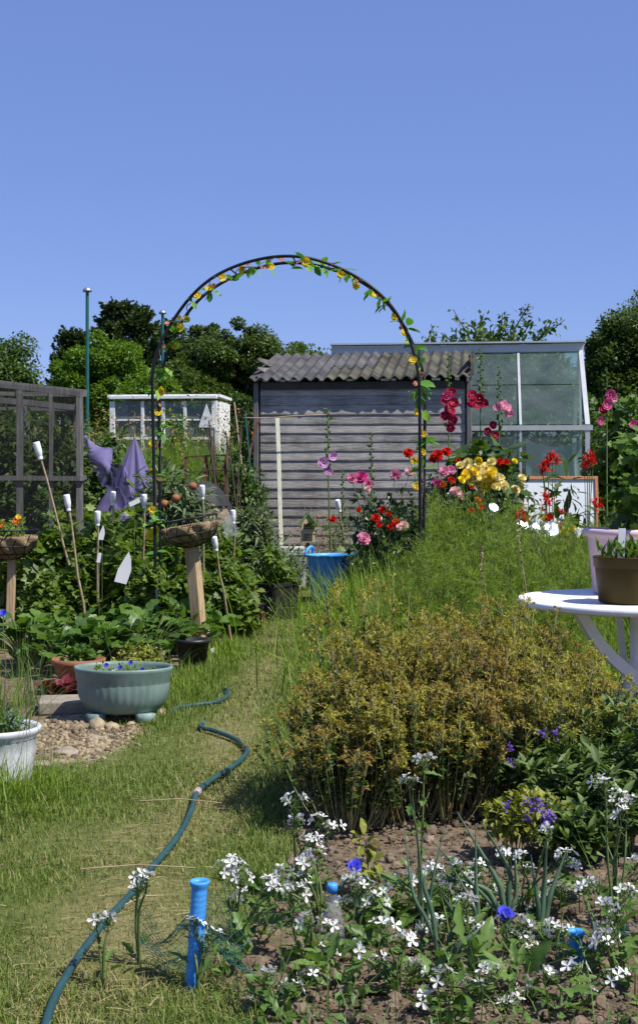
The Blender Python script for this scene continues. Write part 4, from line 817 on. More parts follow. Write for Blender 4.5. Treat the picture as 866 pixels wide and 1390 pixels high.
def mound():
    D = 11.6; r = thing('compost_mound', 'rounded compost heap under black mesh cloth behind the right hanging basket', 'compost heap', (gx(268, D), D, 0)); mb = MB(); n1, n2 = 40, 14
    A, Bv = np.meshgrid(np.linspace(0, 2 * math.pi, n1), np.linspace(0, 1, n2)); rad = Bv; k = 1 + .09 * np.sin(A * 3 + 1) + .05 * np.sin(A * 8)
    zz = gz(654, D) * (1 - Bv ** 3.2) * (1 + .05 * np.sin(A * 5) * Bv); P = np.stack([.42 * rad * k * np.cos(A) + .0, .5 * rad * k * np.sin(A), zz + .03 * np.sin(A * 6 + Bv * 9) * Bv], -1)
    i_ = np.arange(n2 - 1)[:, None] * n1; j_ = np.arange(n1 - 1)[None]; mb.add(P.reshape(-1, 3), [np.stack([i_ + j_, i_ + n1 + j_, i_ + n1 + j_ + 1, i_ + j_ + 1], -1).reshape(-1, 4)]); mb.build('mesh_cover', M['net_mesh'], r)
    mb = MB(); t = rock_t(3, ICO2, .1, 1); V = t[0] * [.34, .4, .5] + [0, 0, .42]; mb.add(V, t[1]); mb.build('heap', M['soil'], r)
    for k in (.62, .86): 
        mb = MB(); a = np.linspace(0, 6.283, 36); mb.tube(np.stack([.43 * k * np.cos(a), .5 * k * np.sin(a), gz(654, D) * (1 - k ** 3.2) + .012 + 0 * a], -1), .006, 5); mb.build('hoop', M['black_plastic'], r)
mound()
mb = MB(); n = 26; b = np.column_stack([rnd(-.10, .14, n), rnd(-.08, .08, n), np.zeros(n)]); tip = np.column_stack([rnd(-.36, .16, n), rnd(-.1, .15, n), rnd(1.0, 1.62, n)]); t = np.linspace(0, 1, 5)[None, :, None]
P = b[:, None] + (tip - b)[:, None] * t + np.sin(t * 3.1) * RNG.normal(size=(n, 1, 3)) * .03; mb.strands(P, .007 * rnd(.7, 1.2, n), 5); tag(mb.build('stick_bundle', M['twig'], None, (gx(305, 12.6), 12.6, 0)), 'bundle of dark bean sticks standing upright left of the shed', 'sticks')
mb = MB(); P = catmull([(.02, 0, 0), (-.02, 0, .6), (.02, .02, 1.05), (.10, .05, 1.5), (.16, .05, 1.66)], 6); [mb.beam(P[k], P[k + 1] + (P[k + 1] - P[k]) * .02, .018, .10, (0, 1, 0)) for k in range(len(P) - 1)]
tag(mb.build('curved_plank', M['wood_red'], None, (gx(331, 13.6), 13.6, 0)), 'curved rusty brown plank leaning at the shed left corner', 'plank')
for (x0, y0, x1, y1, D, m, lab) in ((345, 700, 318, 546, 13.4, 'cane', 'thin pale cane standing upright left of the shed corner'), (352, 640, 333, 560, 13.2, 'green_pole', 'thin green cane leaning by the curved brown plank')):
    a, b = at(x0, 770, D) * [1, 1, 0], at(x1, y1, D + .2); mb = MB(); mb.tube([a * 0, (b - a) * .5 + [.01, 0, 0], b - a], .009, 6); tag(mb.build('garden_cane', M[m], None, a), lab, 'cane')
# batten and thin horizontal cane in front of the shed
a, b = at(383, 760, 13.5) * [1, 1, 0], at(376, 567, 13.72); mb = MB(); mb.beam((0, 0, 0), b - a, .042, .02, (0, 1, 0), 0, .003); tag(mb.build('wooden_batten', M['wood_pale'], None, a, bevel=.003), 'pale yellowish batten leaning upright against the shed wall', 'batten')
a, b = at(332, 567, 13.5), at(443, 563, 13.55); mb = MB(); mb.tube(catmull([a - a, (b - a) * .3 + [0, 0, -.012], (b - a) * .6 + [0, 0, .0], b - a], 5), .006, 6); tag(mb.build('garden_cane', M['cane'], None, a), 'thin cane lying level across the top of the pale batten', 'cane')
mb = MB(); mb.box((0, 0, 0), (.42, .06, .03)); tag(mb.build('white_plank', M['white_paint'], None, at(384, 744, 13.2), 0, bevel=.003), 'short white painted plank at the foot of the pale batten', 'plank')
def trough(px, D, top, w, d, m, name, label, cat):
    h = gz(top, D); mb = MB(); t = .012; b = (w / 2, d / 2); V = []
    for (s, z) in ((.88, 0), (1, h), (1.05, h), (1.05, h - .03), (1.0, h - .032)): V.append([[sx * b[0] * s, sy * b[1] * s, z] for sx, sy in ((-1, -1), (1, -1), (1, 1), (-1, 1))])
    for (s, z) in ((.96, h), (.85, .03)): V.append([[sx * b[0] * s, sy * b[1] * s, z] for sx, sy in ((-1, -1), (1, -1), (1, 1), (-1, 1))])
    V = np.array(V); 
    def wall(i0, i1, flip): mb.add(np.vstack([V[i0], V[i1]]), [[[k, (k + 1) % 4, (k + 1) % 4 + 4, k + 4][::-1 if flip else 1] for k in range(4)]], 0, False)
    wall(0, 4, False); wall(4, 3, False); wall(3, 2, False); wall(2, 5, True); wall(5, 6, True); mb.add(V[6], [[[0, 1, 2, 3]]], 0, False); mb.add(V[0], [[[3, 2, 1, 0]]], 0, False)
    return tag(mb.build(name, M[m], None, (gx(px, D), D, 0)), label, cat)
trough(403, 13.0, 748, .30, .28, 'grey_pot', 'grey_trough', 'grey plastic trough standing behind the left side of the blue tub', 'trough')
# ================================================================ BLUE TUB + INSECT HOUSE
def tub():
    D = 11.4; p = gp(451, 808); r = thing('garden_tub', 'bright blue flexible tub with two loop handles on the grass', 'tub', (gx(453, D), D, 0), R_(-20)); R1, R0, h = .228, .192, .40
    mb = MB(); wav = lambda k, a: .012 * np.cos(2 * a) * (k > 2)
    mb.lathe([(0, 0), (R0 - .01, 0), (R0, .012)] + [(R0 + (R1 - R0) * t, .012 + (h - .012) * t) for t in np.linspace(.06, .94, 26)] + [(R1 + .003, h - .016), (R1 + .012, h - .010), (R1 + .012, h), (R1 - .004, h), (R1 - .008, h - .02), (R0 - .006, .02), (0, .018)], 56, mod=lambda k, a: .010 * np.cos(2 * a) * min(1, k / 14) + (.004 if (4 < k < 27 and k % 3 == 0) else 0)); mb.build('body', M['blue_tub'], r)
    for s in (-1, 1):
        mb = MB(); a = np.linspace(0, math.pi, 16); P = np.stack([s * (R1 + .0 - .02 * np.sin(a)), .085 * np.cos(a), h - .012 + .075 * np.sin(a) ** .7], -1); mb.tube(P, .013, 8); mb.build('handle', M['blue_tub'], r)
tub()
def insect_house():
    D = 12.5; b = at(418, 738, D); r = thing('insect_house', 'little wooden insect house with a green pitched roof on a stick', 'insect house', tuple(b * [1, 1, 0]), R_(6)); z0, z1, za = gz(735, D), gz(712, D), gz(697, D); w, d = .062, .07
    mb = MB(); fr = [(-w, z0), (w, z0), (w, z1), (0, za), (-w, z1)]; V = [(x, -d / 2, z) for x, z in fr] + [(x, d / 2, z) for x, z in fr]
    mb.add(V, [[[0, 1, 2, 3, 4]], [[9, 8, 7, 6, 5]], [[k, k + 5, (k + 1) % 5 + 5, (k + 1) % 5] for k in range(5)]], 0, False); mb.build('box', M['plywood'], r)
    for s in (-1, 1): mb = MB(); mb.beam((s * -.004, 0, za + .012), (s * (w + .028), 0, z1 - .012), .105, .012, (0, 0, 1)); mb.build('roof_panel', M['green_felt'], r)
    mb = MB()
    for i_ in range(4):
        for j_ in range(3): mb.lathe([(0, 0), (.0075, 0), (.0075, .004), (0, .004)], 8, c=(0, 0, 0)); mb.v[-1] = mb.v[-1] @ rotm('X', R_(90)).T + np.array([-.033 + .022 * i_, -d / 2 - .002, z1 - .035 + .02 * j_]); 
    mb.build('hole_panel', M['hole'], r)
    mb = MB(); [mb.box((0, -d / 2 - .002, z0 + .02 + k * .022), (.085, .008, .007)) for k in range(3)]; mb.build('slot_panel', M['hole'], r)
    mb = MB(); mb.box((0, 0, z0 / 2 - .03), (.03, .025, z0 + .04)); mb.build('stake', M['wood_grey_v'], r)
insect_house()
# ================================================================ HANGING BASKETS ON POSTS
def basket(px, py, D, wpx, tilt, label, post):
    rad = wpx / 2 / F * D; c = at(px, py, D); r = thing('hanging_basket', label, 'basket', tuple(c)); dep = rad * .78; rot = rotm('Y', tilt)
    mb = MB(); prof = [(rad * math.sin(a), -dep * math.cos(a)) for a in np.linspace(.12, math.pi / 2, 12)]; prof += [(rad * .9, 0), (rad * .6, -dep * .35), (0, -dep * .4)]
    mb.lathe(prof, 48, mod=lambda k, a: .07 * np.sin(a * 7 + k * .8) + .03 * np.sin(a * 13 + k) + .015 * RNG.normal(size=len(a)))
    mb.v[-1] = mb.v[-1] @ rot.T; mb.build('coir_liner', M['coir'], r)
    mb = MB(); a = np.linspace(0, 2 * math.pi, 41)
    for q in (math.pi / 2, 1.15, .75): mb.tube(np.stack([rad * 1.05 * math.sin(q) * np.cos(a), rad * 1.05 * math.sin(q) * np.sin(a), 0 * a - dep * 1.05 * math.cos(q) + (.035 if q > 1.5 else 0)], -1) @ rot.T, .0035 if q < 1.5 else .005, 5)
    for k in range(14):
        th = k / 14 * 6.283; q = np.linspace(.1, math.pi / 2, 9); P = np.stack([rad * 1.05 * np.sin(q) * np.cos(th + .22 * np.sin(q * 4)), rad * 1.05 * np.sin(q) * np.sin(th + .22 * np.sin(q * 4)), -dep * 1.05 * np.cos(q) + .035 * (q > 1.5)], -1) @ rot.T; mb.tube(P, .0028, 4)
    mb.build('wire_frame', M['black_steel'], r)
    return r, c, rad, dep
bk, c, rad, dep = basket(9, 727, 8.0, 82, 0, 'coir lined wire basket with orange marigolds on the left post', None)
a, b_ = at(12, 890, 8.0) * [1, 1, 0] + [0, 0, -.05], at(17, 752, 8.0); mb = MB(); mb.beam(a * 0, b_ - a, .045, .045, (0, 1, 0), 0, .001); tag(mb.build('wooden_post', M['wood_tan'], None, a, bevel=.003), 'plain tan post under the marigold basket at the left edge', 'post')
mar = thing('marigold_plant', 'small orange marigolds growing in the left wire basket', 'plant', tuple(c)); mb = MB(); C = blobs(22, .14, .13, .08, -.04); foliage(mb, C, .04, 34, LEAF, .035); mb.build('foliage', G['currant'], mar)
for px, py, s, kk in ((24, 707, .030, 'orange'), (4, 713, .026, 'orange'), (-12, 708, .028, 'orange'), (26, 702, .02, 'yellow')): put(FM[('star', 'orange')] if kk == 'orange' else FM[('star', 'yellow')], 'flower', mar, at(px, py, 7.95), (rnd(-.4, .4), -1, .5), s)
bk, c, rad, dep = basket(257, 712, 7.9, 76, R_(-10), 'coir lined wire basket tilted to the left on the leaning post', None)
a, b_ = at(275, 892, 7.9) * [1, 1, 0] + [0, 0, -.05], at(260, 738, 7.95); mb = MB(); mb.beam(a * 0, b_ - a, .068, .068, (.45, 1, 0), 0, .001); tag(mb.build('wooden_post', M['wood_tan'], None, a, bevel=.004), 'thick tan post leaning left under the tilted wire basket', 'post')
# ================================================================ BOTTLES ON CANES
BOT = MB(); BOT.lathe([(0, 1), (.17, 1), (.20, .985), (.215, .94), (.215, .5), (.205, .40), (.15, .20), (.135, .17), (.148, .16), (.148, .03), (.135, 0), (.08, 0)], 18)
BOTM = BOT.mesh('bottle', M['white_plastic'])
def bottled(px, py, D, bx, by, hb, lab, labc, tiltd=None):
    """px,py: bottle foot end (mouth); bx,by: where its cane meets the ground or the leaves"""
    m_ = at(px, py, D); g0 = at(bx, by, D + rnd(.0, .2)) * [1, 1, 0] + [0, 0, -.04] if by is None else None
    s = (m_ - np.array([gx(bx, D), D + .05, gz(by, D)])); low = m_ - s * (m_[2] + .04) / max(s[2], .05); d = unit(m_ - low)
    mb = MB(); n_ = 7; P = np.array([low + (m_ + d * .09 - low) * t for t in np.linspace(0, 1, n_)]); P[1:-1] += RNG.normal(size=(n_ - 2, 3)) * .004; mb.tube(P - low, np.linspace(.009, .0065, n_), 6)
    tag(mb.build('bamboo_cane', M['cane'], None, low), labc, 'cane')
    o = bpy.data.objects.new('plastic_bottle', BOTM); COL.objects.link(o); o.rotation_mode = 'QUATERNION'; o.rotation_quaternion = Vector(d).to_track_quat('Z', 'Y'); o.location = m_; o.scale = (hb * .86, hb * .86, hb * .95)
    tag(o, lab, 'bottle')
for a_ in ((56, 624, 8.6, 80, 720, .125, 'white bottle capping the tallest slanting cane by the fruit cage', 'tall slanting cane in front of the fruit cage'),
           (94, 694, 8.2, 110, 815, .11, 'white bottle on the straight cane left of the currant bushes', 'straight cane leaning slightly left beside the currants'),
           (133, 714, 8.3, 131, 770, .10, 'white bottle above the pale pointed label in the currants', 'short cane below the bottle amid the currants'),
           (153, 686, 8.8, 149, 730, .10, 'white bottle standing upright under the purple netting', 'brown cane just below the purple netting'),
           (196, 690, 8.9, 194, 740, .10, 'white bottle close to the left black arch leg', 'cane close beside the left black arch leg'),
           (275, 678, 8.6, 275, 720, .10, 'white bottle rising from behind the tilted wire basket', 'cane rising behind the tilted wire basket'),
           (294, 748, 8.3, 300, 790, .10, 'white bottle leaning hard left beside the leaning post', 'short steeply leaning cane beside the thick post'),
           (317, 711, 9.0, 318, 770, .10, 'white bottle on a red brown cane before the grey bush', 'red brown cane right of the tilted basket'),
           (461, 695, 12.6, 466, 720, .13, 'white bottle on a cane in front of the shed wall', 'cane standing in front of the shed by the tub'),):
    bottled(*a_)
def vane(px, py, D, w, h, ang, label, m='white_plastic', name='plastic_marker', shape='drop'):
    c = at(px, py, D); mb = MB(); prof = [(-.5, -1), (-.45, -.2), (-.2, .5), (.0, 1.0), (.3, .55), (.5, -.1), (.4, -1)] if shape == 'drop' else [(-.5, -1), (-.5, .9), (-.3, 1), (.3, 1), (.5, .9), (.5, -1)]
    n = len(prof); V = [(x * w, -.002, z * h / 2) for x, z in prof] + [(x * w, .002, z * h / 2) for x, z in prof]; V = np.array(V) @ rotm('Y', ang).T
    mb.add(V, [[list(range(n))], [list(range(2 * n - 1, n - 1, -1))], [[k, k + n, (k + 1) % n + n, (k + 1) % n] for k in range(n)]], 0, False)
    o = tag(mb.build(name, M[m], None, c), label, 'marker'); mb = MB(); mb.box((0, .005, -(c[2] + h * -.4) / 2 - h * .3), (.003, .003, max(.02, c[2] - h * .35))); mb.build('stake', M['stem_green'], o)
vane(139, 723, 8.25, .035, .09, R_(8), 'white pointed plastic marker in front of the currant leaves'); vane(170, 770, 8.15, .085, .20, R_(14), 'large pale blade shaped plastic piece standing in the currants')
vane(183, 682, 8.7, .03, .075, R_(65), 'white plastic strip lying nearly flat beside the arch leg', shape='bar'); vane(312, 714, 8.95, .09, .14, R_(-18), 'greyish plastic sheet piece below a bottle right of the basket', 'clear', shape='bar')
for px, py, D, h, ang, lab in ((220, 889, 7.35, .10, -8, 'white plant label behind the right end of the green planter'), (285, 853, 8.5, .06, 10, 'white plant label at the foot of the currants right of the post'), (314, 861, 8.7, .09, 14, 'white plant label tilted right in grass beyond the post'), (291, 886, 7.8, .06, -25, 'white plant label leaning left at the post foot'), (135, 757, 8.2, .06, 10, 'small white tag under the pointed marker')):
    vane(px, py, D, .022, h, R_(ang), lab, name='plant_label', shape='bar')
# ================================================================ PLANTERS
def planter(px, py, D, prof, seg, sx, sy, m, label, name, cat, rz=0, mod=None, feet=None):
    r = thing(name, label, cat, (gx(px, D), D, 0), rz); mb = MB(); mb.lathe(prof, seg, sx, sy, mod=mod); mb.build('body', M[m], r); return r
def compost(r, rad, z, sx=1, sy=1):
    mb = MB(); mb.lathe([(0, z + .012), (rad * .5, z + .01), (rad, z)], 30, sx, sy, mod=lambda k, a: .0 * a); mb.build('compost', M['soil'], r)
Dp = 5.75; R0 = 67 / F * Dp
def flute(k, a): return (.005 * np.sign(np.cos(a * 36)) * np.abs(np.cos(a * 36)) ** .5 if 2 <= k <= 8 else 0 * a)
r = planter(168, 975, Dp, [(.0, .045), (.66 * R0, .045), (.74 * R0, .055), (.84 * R0, .085), (.895 * R0, .11), (.92 * R0, .135), (.93 * R0, .155), (.925 * R0, .168), (.925 * R0, .172), (.95 * R0, .18), (.97 * R0, .215), (.99 * R0, .222), (1.0 * R0, .232), (.985 * R0, .24), (.95 * R0, .238), (.93 * R0, .225), (.90 * R0, .18), (.7 * R0, .1), (0, .1)], 288, 1, .72, 'sage_plastic', 'sage green fluted oval planter standing on small feet', 'oval_planter', 'planter', mod=flute)
for sx in (-1, 1):
    for sy in (-1, 1): mb = MB(); mb.lathe([(0, 0), (.026, 0), (.036, .048), (0, .048)], 6, 1.3, .8, c=(sx * .105, sy * .085, 0)); mb.build('foot', M['sage_plastic'], r)
mb = MB(); mb.lathe([(0, .185), (.1, .19), (R0 * .89, .182)], 40, 1, .72); mb.build('compost', M['soil'], r)
vi = thing('viola_plant', 'little white and violet violas growing inside the green planter', 'plant', (gx(168, Dp), Dp, .18)); mb = MB(); C = blobs(26, .16, .1, .06, 0); foliage(mb, C, .025, 14, LEAF, .022); mb.build('foliage', G['currant'], vi)
for px, py, k_ in ((156, 911, 'w'), (164, 906, 'p'), (178, 900, 'p'), (194, 909, 'p'), (192, 912, 'p'), (145, 903, 'p')): put(FM[('four', 'white')] if k_ == 'w' else FM[('corn', 'blue')], 'flower', vi, at(px, py, Dp - .08), (0, -1, .4), .012)
Dw = 4.55; Rw = .150
r = planter(-4, 1065, Dw, [(0, 0), (.72 * Rw, 0), (.76 * Rw, .02), (.86 * Rw, .12), (.88 * Rw, .165), (.97 * Rw, .18), (1.0 * Rw, .19), (1.0 * Rw, .2), (.95 * Rw, .203), (.86 * Rw, .195), (.82 * Rw, .15), (0, .15)], 160, 1, 1, 'grey_pot', 'grey white ribbed pot at the lower left edge', 'round_pot', 'pot', mod=lambda k, a: (.02 * np.abs(np.cos(a * 14)) if 2 <= k <= 4 else 0 * a))
compost(r, .82 * Rw, .17)
pw = thing('pot_plant', 'grassy plant with thin upright stems growing in the grey white pot', 'plant', (gx(2, Dw), Dw, .16)); mb = MB(); n = 120; xy = RNG.normal(size=(n, 2)) * .05; blades(mb, xy, rnd(.12, .42, n), .3, 0, z=0, width=rnd(.04, .07, n)); mb.build('foliage', G['tall'], pw); mb = MB(); foliage(mb, blobs(20, .08, .08, .07, 0), .04, 16, LONG, .05); mb.build('leaves', G['leek'], pw)
Dt = 6.75; Rt = .135
r = planter(107, 936, Dt, [(0, 0), (.6 * Rt, 0), (.7 * Rt, .02), (.9 * Rt, .09), (.92 * Rt, .1), (1.0 * Rt, .105), (1.02 * Rt, .135), (.95 * Rt, .138), (.88 * Rt, .11), (0, .1)], 48, 1, 1, 'terracotta', 'shallow terracotta bowl behind the green planter', 'terracotta_bowl', 'bowl'); compost(r, .88 * Rt, .12)
SHR('bowl_herb', 'young green herb sprouting from the terracotta bowl', 'plant', 105, 6.75, 880, 36, 20, 22, LEAF, .04, 'rhubarb', z0=.12, cr=.04, stem='stem_green', r0=.002)
for px, lab in ((72, 'red leaved lettuce left of the terracotta bowl foot'), (92, 'frilly red lettuce beneath the terracotta bowl')):
    p = gp(px, 942); r = thing('red_lettuce', lab, 'lettuce', tuple(p)); mb = MB(); n = 40; a_ = rnd(0, 6.28, n); mb.scatter(OVATE, np.column_stack([np.cos(a_) * .012, np.sin(a_) * .012, rnd(0, .02, n)]), np.column_stack([np.cos(a_), np.sin(a_), rnd(.1, 1.6, n)]), rnd(.05, .095, n), wid=1.7, smooth=True); mb.build('leaves', G['red_leaf'], r)
# ---- black lattice crate with plants
def crate():
    D = 10.0; r = thing('lattice_crate', 'black plastic crate with pale diamond lattice beside the grass path', 'crate', (gx(366, D), D, 0), R_(-32)); w, h, d = .30, .27, .34
    mb = MB(); t = .012
    for c_, s_ in (((0, -d / 2, h / 2), (w, t, h)), ((0, d / 2, h / 2), (w, t, h)), ((-w / 2, 0, h / 2), (t, d - 2 * t, h)), ((w / 2, 0, h / 2), (t, d - 2 * t, h)), ((0, 0, .01), (w - .03, d - .03, .012))): mb.box(c_, s_)
    mb.box((0, -d / 2 - .003, h - .012), (w + .03, .026, .03)); mb.box((0, d / 2 + .003, h - .012), (w + .03, .026, .03)); mb.box((-w / 2 - .003, 0, h - .01), (.024, d - .03, .028)); mb.box((w / 2 + .003, 0, h - .01), (.024, d - .03, .028)); mb.build('body', M['black_plastic'], r)
    mb = MB(); yy = -d / 2 - .012
    for s in (-1, 1):
        for k in np.arange(-3, 4): 
            x0 = k * .085; p, q = np.array([x0 - s * h * .45, yy - .0015 * s, .02]), np.array([x0 + s * h * .45, yy - .0015 * s, h - .04])
            for e in (-w / 2 + .01, w / 2 - .01):
                for A, B_ in ((p, q), (q, p)):
                    if (A[0] - e) * np.sign(e) > 0 and (B_[0] - e) * np.sign(e) < 0: A += (B_ - A) * ((e - A[0]) / (B_[0] - A[0]))
            if abs(p[0]) <= w / 2 and abs(q[0]) <= w / 2: mb.tube([p, q], .0022, 4)
    mb.build('lattice', M['grey_steel'], r)
    mb = MB(); mb.box((0, 0, h - .05), (w - .03, d - .03, .03)); mb.build('compost', M['soil'], r)
crate()
SHR('crate_plant', 'leafy plant with reddish leaves growing in the lattice crate', 'plant', 365, 10.0, 745, 50, 26, 24, LEAF, .06, 'currant', z0=.22, cr=.06, stem='stem_green')
SHR('crate_plant', 'dark small leaved plant in front of the lattice crate', 'plant', 340, 9.3, 805, 34, 30, 40, LEAF, .025, 'seed', z0=.02, cr=.05)
mb = MB(); mb.lathe([(0, 0), (.085, 0), (.1, .16), (.108, .16), (.108, .18), (.095, .18), (.09, .15), (0, .15)], 30); tag(mb.build('plant_pot', M['black_plastic'], None, (gx(338, 9.3), 9.3, 0)), 'black plant pot before the lattice crate', 'pot')
mb = MB(); mb.lathe([(0, 0), (.07, 0), (.09, .15), (.097, .15), (.097, .17), (.085, .17), (.08, .14), (0, .14)], 30); tag(mb.build('plant_pot', M['black_plastic'], None, (gx(262, 7.3), 7.3, 0)), 'black plant pot by the foot of the thick leaning post', 'pot')
# ---- sword leaved plants
def sword(px, D, h, n, label, leaf='iris', spread=.05, lean=.4, w=.45, name='iris_plant'):
    r = thing(name, label, 'plant', (gx(px, D), D, 0)); mb = MB(); blades(mb, RNG.normal(size=(n, 2)) * spread, rnd(.55, 1, n) * h, lean, 0, width=np.full(n, w * .06 / .06) * rnd(.7, 1.1, n) * .1); mb.build('leaves', G[leaf], r)
sword(40, 6.1, .46, 90, 'clump of sword shaped leaves above the stone slab', lean=.5); sword(18, 5.8, .5, 60, 'tall narrow leaved clump at the left edge', 'tall', .07, .25, .3); sword(232, 6.9, .33, 34, 'sword leaved clump between green planter and leaning post', lean=.5); sword(172, 6.4, .34, 22, 'blue green narrow leaves behind the green planter', 'leek', .05, .3, .4, 'leek_plant')
SHR('oregano_herb', 'pale yellow green flowering herb behind the green planter', 'plant', 188, 6.5, 880, 80, 40, 30, LEAF, .022, 'yellow_herb', stem='stem_green', cr=.04, r0=.002)
cf = thing('cornflower_plant', 'single blue cornflower at the left edge below the marigold basket', 'plant', (gx(6, 5.9), 5.9, 0)); mb = MB(); tp = at(5, 833, 5.9) - np.array(cf.location); mb.strands([[(0, 0, 0), tp * .5 + [.01, 0, 0], tp * .8, tp]], .0022, 5); mb.build('stem', M['stem_green'], cf); put(FM[('corn', 'blue')], 'flower', cf, at(5, 833, 5.9), (.2, -1, .6), .020)
# ================================================================ HOSE, STRAY STRAW
hp = [(228, 976), (237, 968), (262, 963), (295, 958), (309, 949), (307, 941), (296, 944), (285, 968), (272, 992), (290, 998), (312, 1006), (331, 1018), (335, 1028), (322, 1043), (300, 1058), (280, 1072), (268, 1084), (260, 1108), (248, 1134), (230, 1160), (206, 1188), (180, 1222), (150, 1255), (122, 1290), (95, 1330), (70, 1380), (55, 1440)]
P = np.array([gp(*q) for q in hp]); P[:, 2] = .019; P[6:8, 2] = -.02; P[0, 2] = -.01
r = thing('garden_hose', 'dark green garden hose snaking down the worn grass path', 'hose'); mb = MB(); mb.tube(catmull(P, 10), .0092, 10); mb.build('hose_line', M['hose'], r)
d = unit(P[17] - P[15]); c = P[16] + [0, 0, .002]; mb = MB(); mb.tube([c - d * .022, c - d * .02, c + d * .02, c + d * .022], [.0105, .0135, .0135, .0105], 12); mb.build('hose_joint', M['hose_joint'], r)
for px, py, ang, ln, lab in ((110, 1195, .03, .30, 'long pale straw lying across the lower path'), (190, 1100, -.1, .26, 'thin dry stalk lying on the grass left of the hose joint'), (250, 1085, 1.9, .12, 'short pale stalk beside the hose joint'), (170, 1245, .7, .11, 'small pale stalk near the bottom of the path')):
    p = gp(px, py); mb = MB(); mb.tube([(0, 0, .03), (ln * math.cos(ang) * .5, ln * math.sin(ang) * .5, .04), (ln * math.cos(ang), ln * math.sin(ang), .03)], .0018, 5); tag(mb.build('straw_stalk', M['cane'], None, p), lab, 'stalk')
# ================================================================ TABLE WITH POTS
Dt = 5.14; tx = gx(862, Dt); zt = gz(812, Dt)
def table():
    r = thing('round_table', 'white round plastic garden table with crossed tripod legs', 'table', (tx, Dt, 0)); R = .456; mb = MB()
    mb.lathe([(0, zt - .004), (R * .93, zt - .004), (R * .95, zt), (R * .985, zt), (R, zt - .006), (R, zt - .022), (R * .97, zt - .03), (R * .93, zt - .018), (0, zt - .018)], 96); mb.build('table_top', M['table_plastic'], r)
    for k in range(3):
        a = R_(205 + 120 * k); e = np.array([math.cos(a), math.sin(a), 0]); s = np.array([-e[1], e[0], 0])
        P = catmull([e * .30 + s * .03 + [0, 0, zt - .02], e * .17 + s * .03 + [0, 0, zt * .68], s * .035 + [0, 0, zt * .45], -e * .13 + s * .02 + [0, 0, zt * .27], -e * .30 + [0, 0, .07], -e * .36 + [0, 0, .015]], 6)
        mb = MB(); [mb.beam(P[i], P[i + 1] + (P[i + 1] - P[i]) * .03, .045, .022, s) for i in range(len(P) - 1)]; mb.build('leg', M['table_plastic'], r)
    mb = MB(); mb.lathe([(.0, zt * .38), (.05, zt * .38), (.055, zt * .41), (.055, zt * .5), (.03, zt * .55), (.022, zt * .6), (.022, zt - .02), (0, zt - .02)], 20); mb.build('hub', M['table_plastic'], r)
table()
def pot(px, D, rr, rb, h, m, label, name, lip):
    r = thing(name, label, 'pot', (gx(px, D), D, zt)); mb = MB()
    mb.lathe([(0, .001), (rb * .97, .001), (rb, .006), (rr * .93, h * .76), (rr * .935, h * .77), (rr * .97, h * .78), (rr * .985, h - lip * .2), (rr * 1.0, h - .004), (rr * .99, h), (rr * .93, h), (rr * .9, h * .8), (0, h * .78)], 64); mb.build('body', M[m], r); mb = MB(); mb.lathe([(0, h * .85), (rr * .5, h * .86), (rr * .9, h * .84)], 30); mb.build('compost', M['soil'], r); return r
pot(850, 4.98, .126, .104, .172, 'brown_pot', 'olive brown plastic pot at the front of the white table', 'plant_pot', .02)
def bigpot():
    D = 5.38; h = .262; rr = .176; rb = .135; r = thing('plant_pot', 'large pale pink pot with rolled rim behind the brown pot', 'pot', (gx(851, D), D, zt)); mb = MB()
    mb.lathe([(0, .001), (rb, .001), (rb * 1.02, .01), (rr * .9, h * .84), (rr * .92, h * .87), (rr * .99, h * .885), (rr * 1.02, h * .93), (rr * 1.0, h * .99), (rr * .95, h), (rr * .88, h * .97), (rr * .86, h * .85), (0, h * .8)], 64); mb.build('body', M['pink_pot'], r); mb = MB(); mb.lathe([(0, h * .9), (rr * .5, h * .91), (rr * .86, h * .89)], 30); mb.build('compost', M['soil'], r)
bigpot()
r = thing('pot_seedling', 'bright green shoots growing in the olive brown pot', 'plant', (gx(850, 4.98), 4.98, zt + .145)); mb = MB(); n = 150; C = np.column_stack([RNG.normal(size=(n, 2)) * .045, np.zeros(n)]); mb.scatter(LONG, C + np.column_stack([np.zeros((n, 2)), rnd(0, .05, n)]), rdir(n) * .6 + [0, 0, 1], rnd(.03, .075, n), wid=1.5); mb.build('foliage', G['vine'], r)
mb = MB(); mb.box((0, 0, 0), (.027, .002, .115)); mb.add([(-.0135, -.001, -.0575), (.0135, -.001, -.0575), (0, -.001, -.08), (-.0135, .001, -.0575), (.0135, .001, -.0575), (0, .001, -.08)], [[[0, 2, 1], [3, 4, 5]]], 0, False); o = mb.build('plant_label', M['board_white'], None, at(843, 738, 4.93), .1); o.rotation_euler.x = R_(8); tag(o, 'pale blue grey label stuck in the olive brown pot', 'label')
vp = thing('vine_plant', 'leafy yellow green plant growing up from the pale pink pot', 'plant', (gx(852, 5.38), 5.38, zt + .23)); C = np.column_stack([rnd(-.02, .26, 60), rnd(-.12, .12, 60), rnd(.0, .42, 60) ** 1]); mb = MB(); limbs(mb, C[:24], (0, 0, -.02), .004, spread=.03); mb.build('stem', M['stem_green'], vp); mb = MB(); foliage(mb, C, .06, 9, LOBED, .055, 0, .3); mb.build('foliage', G['vine'], vp)
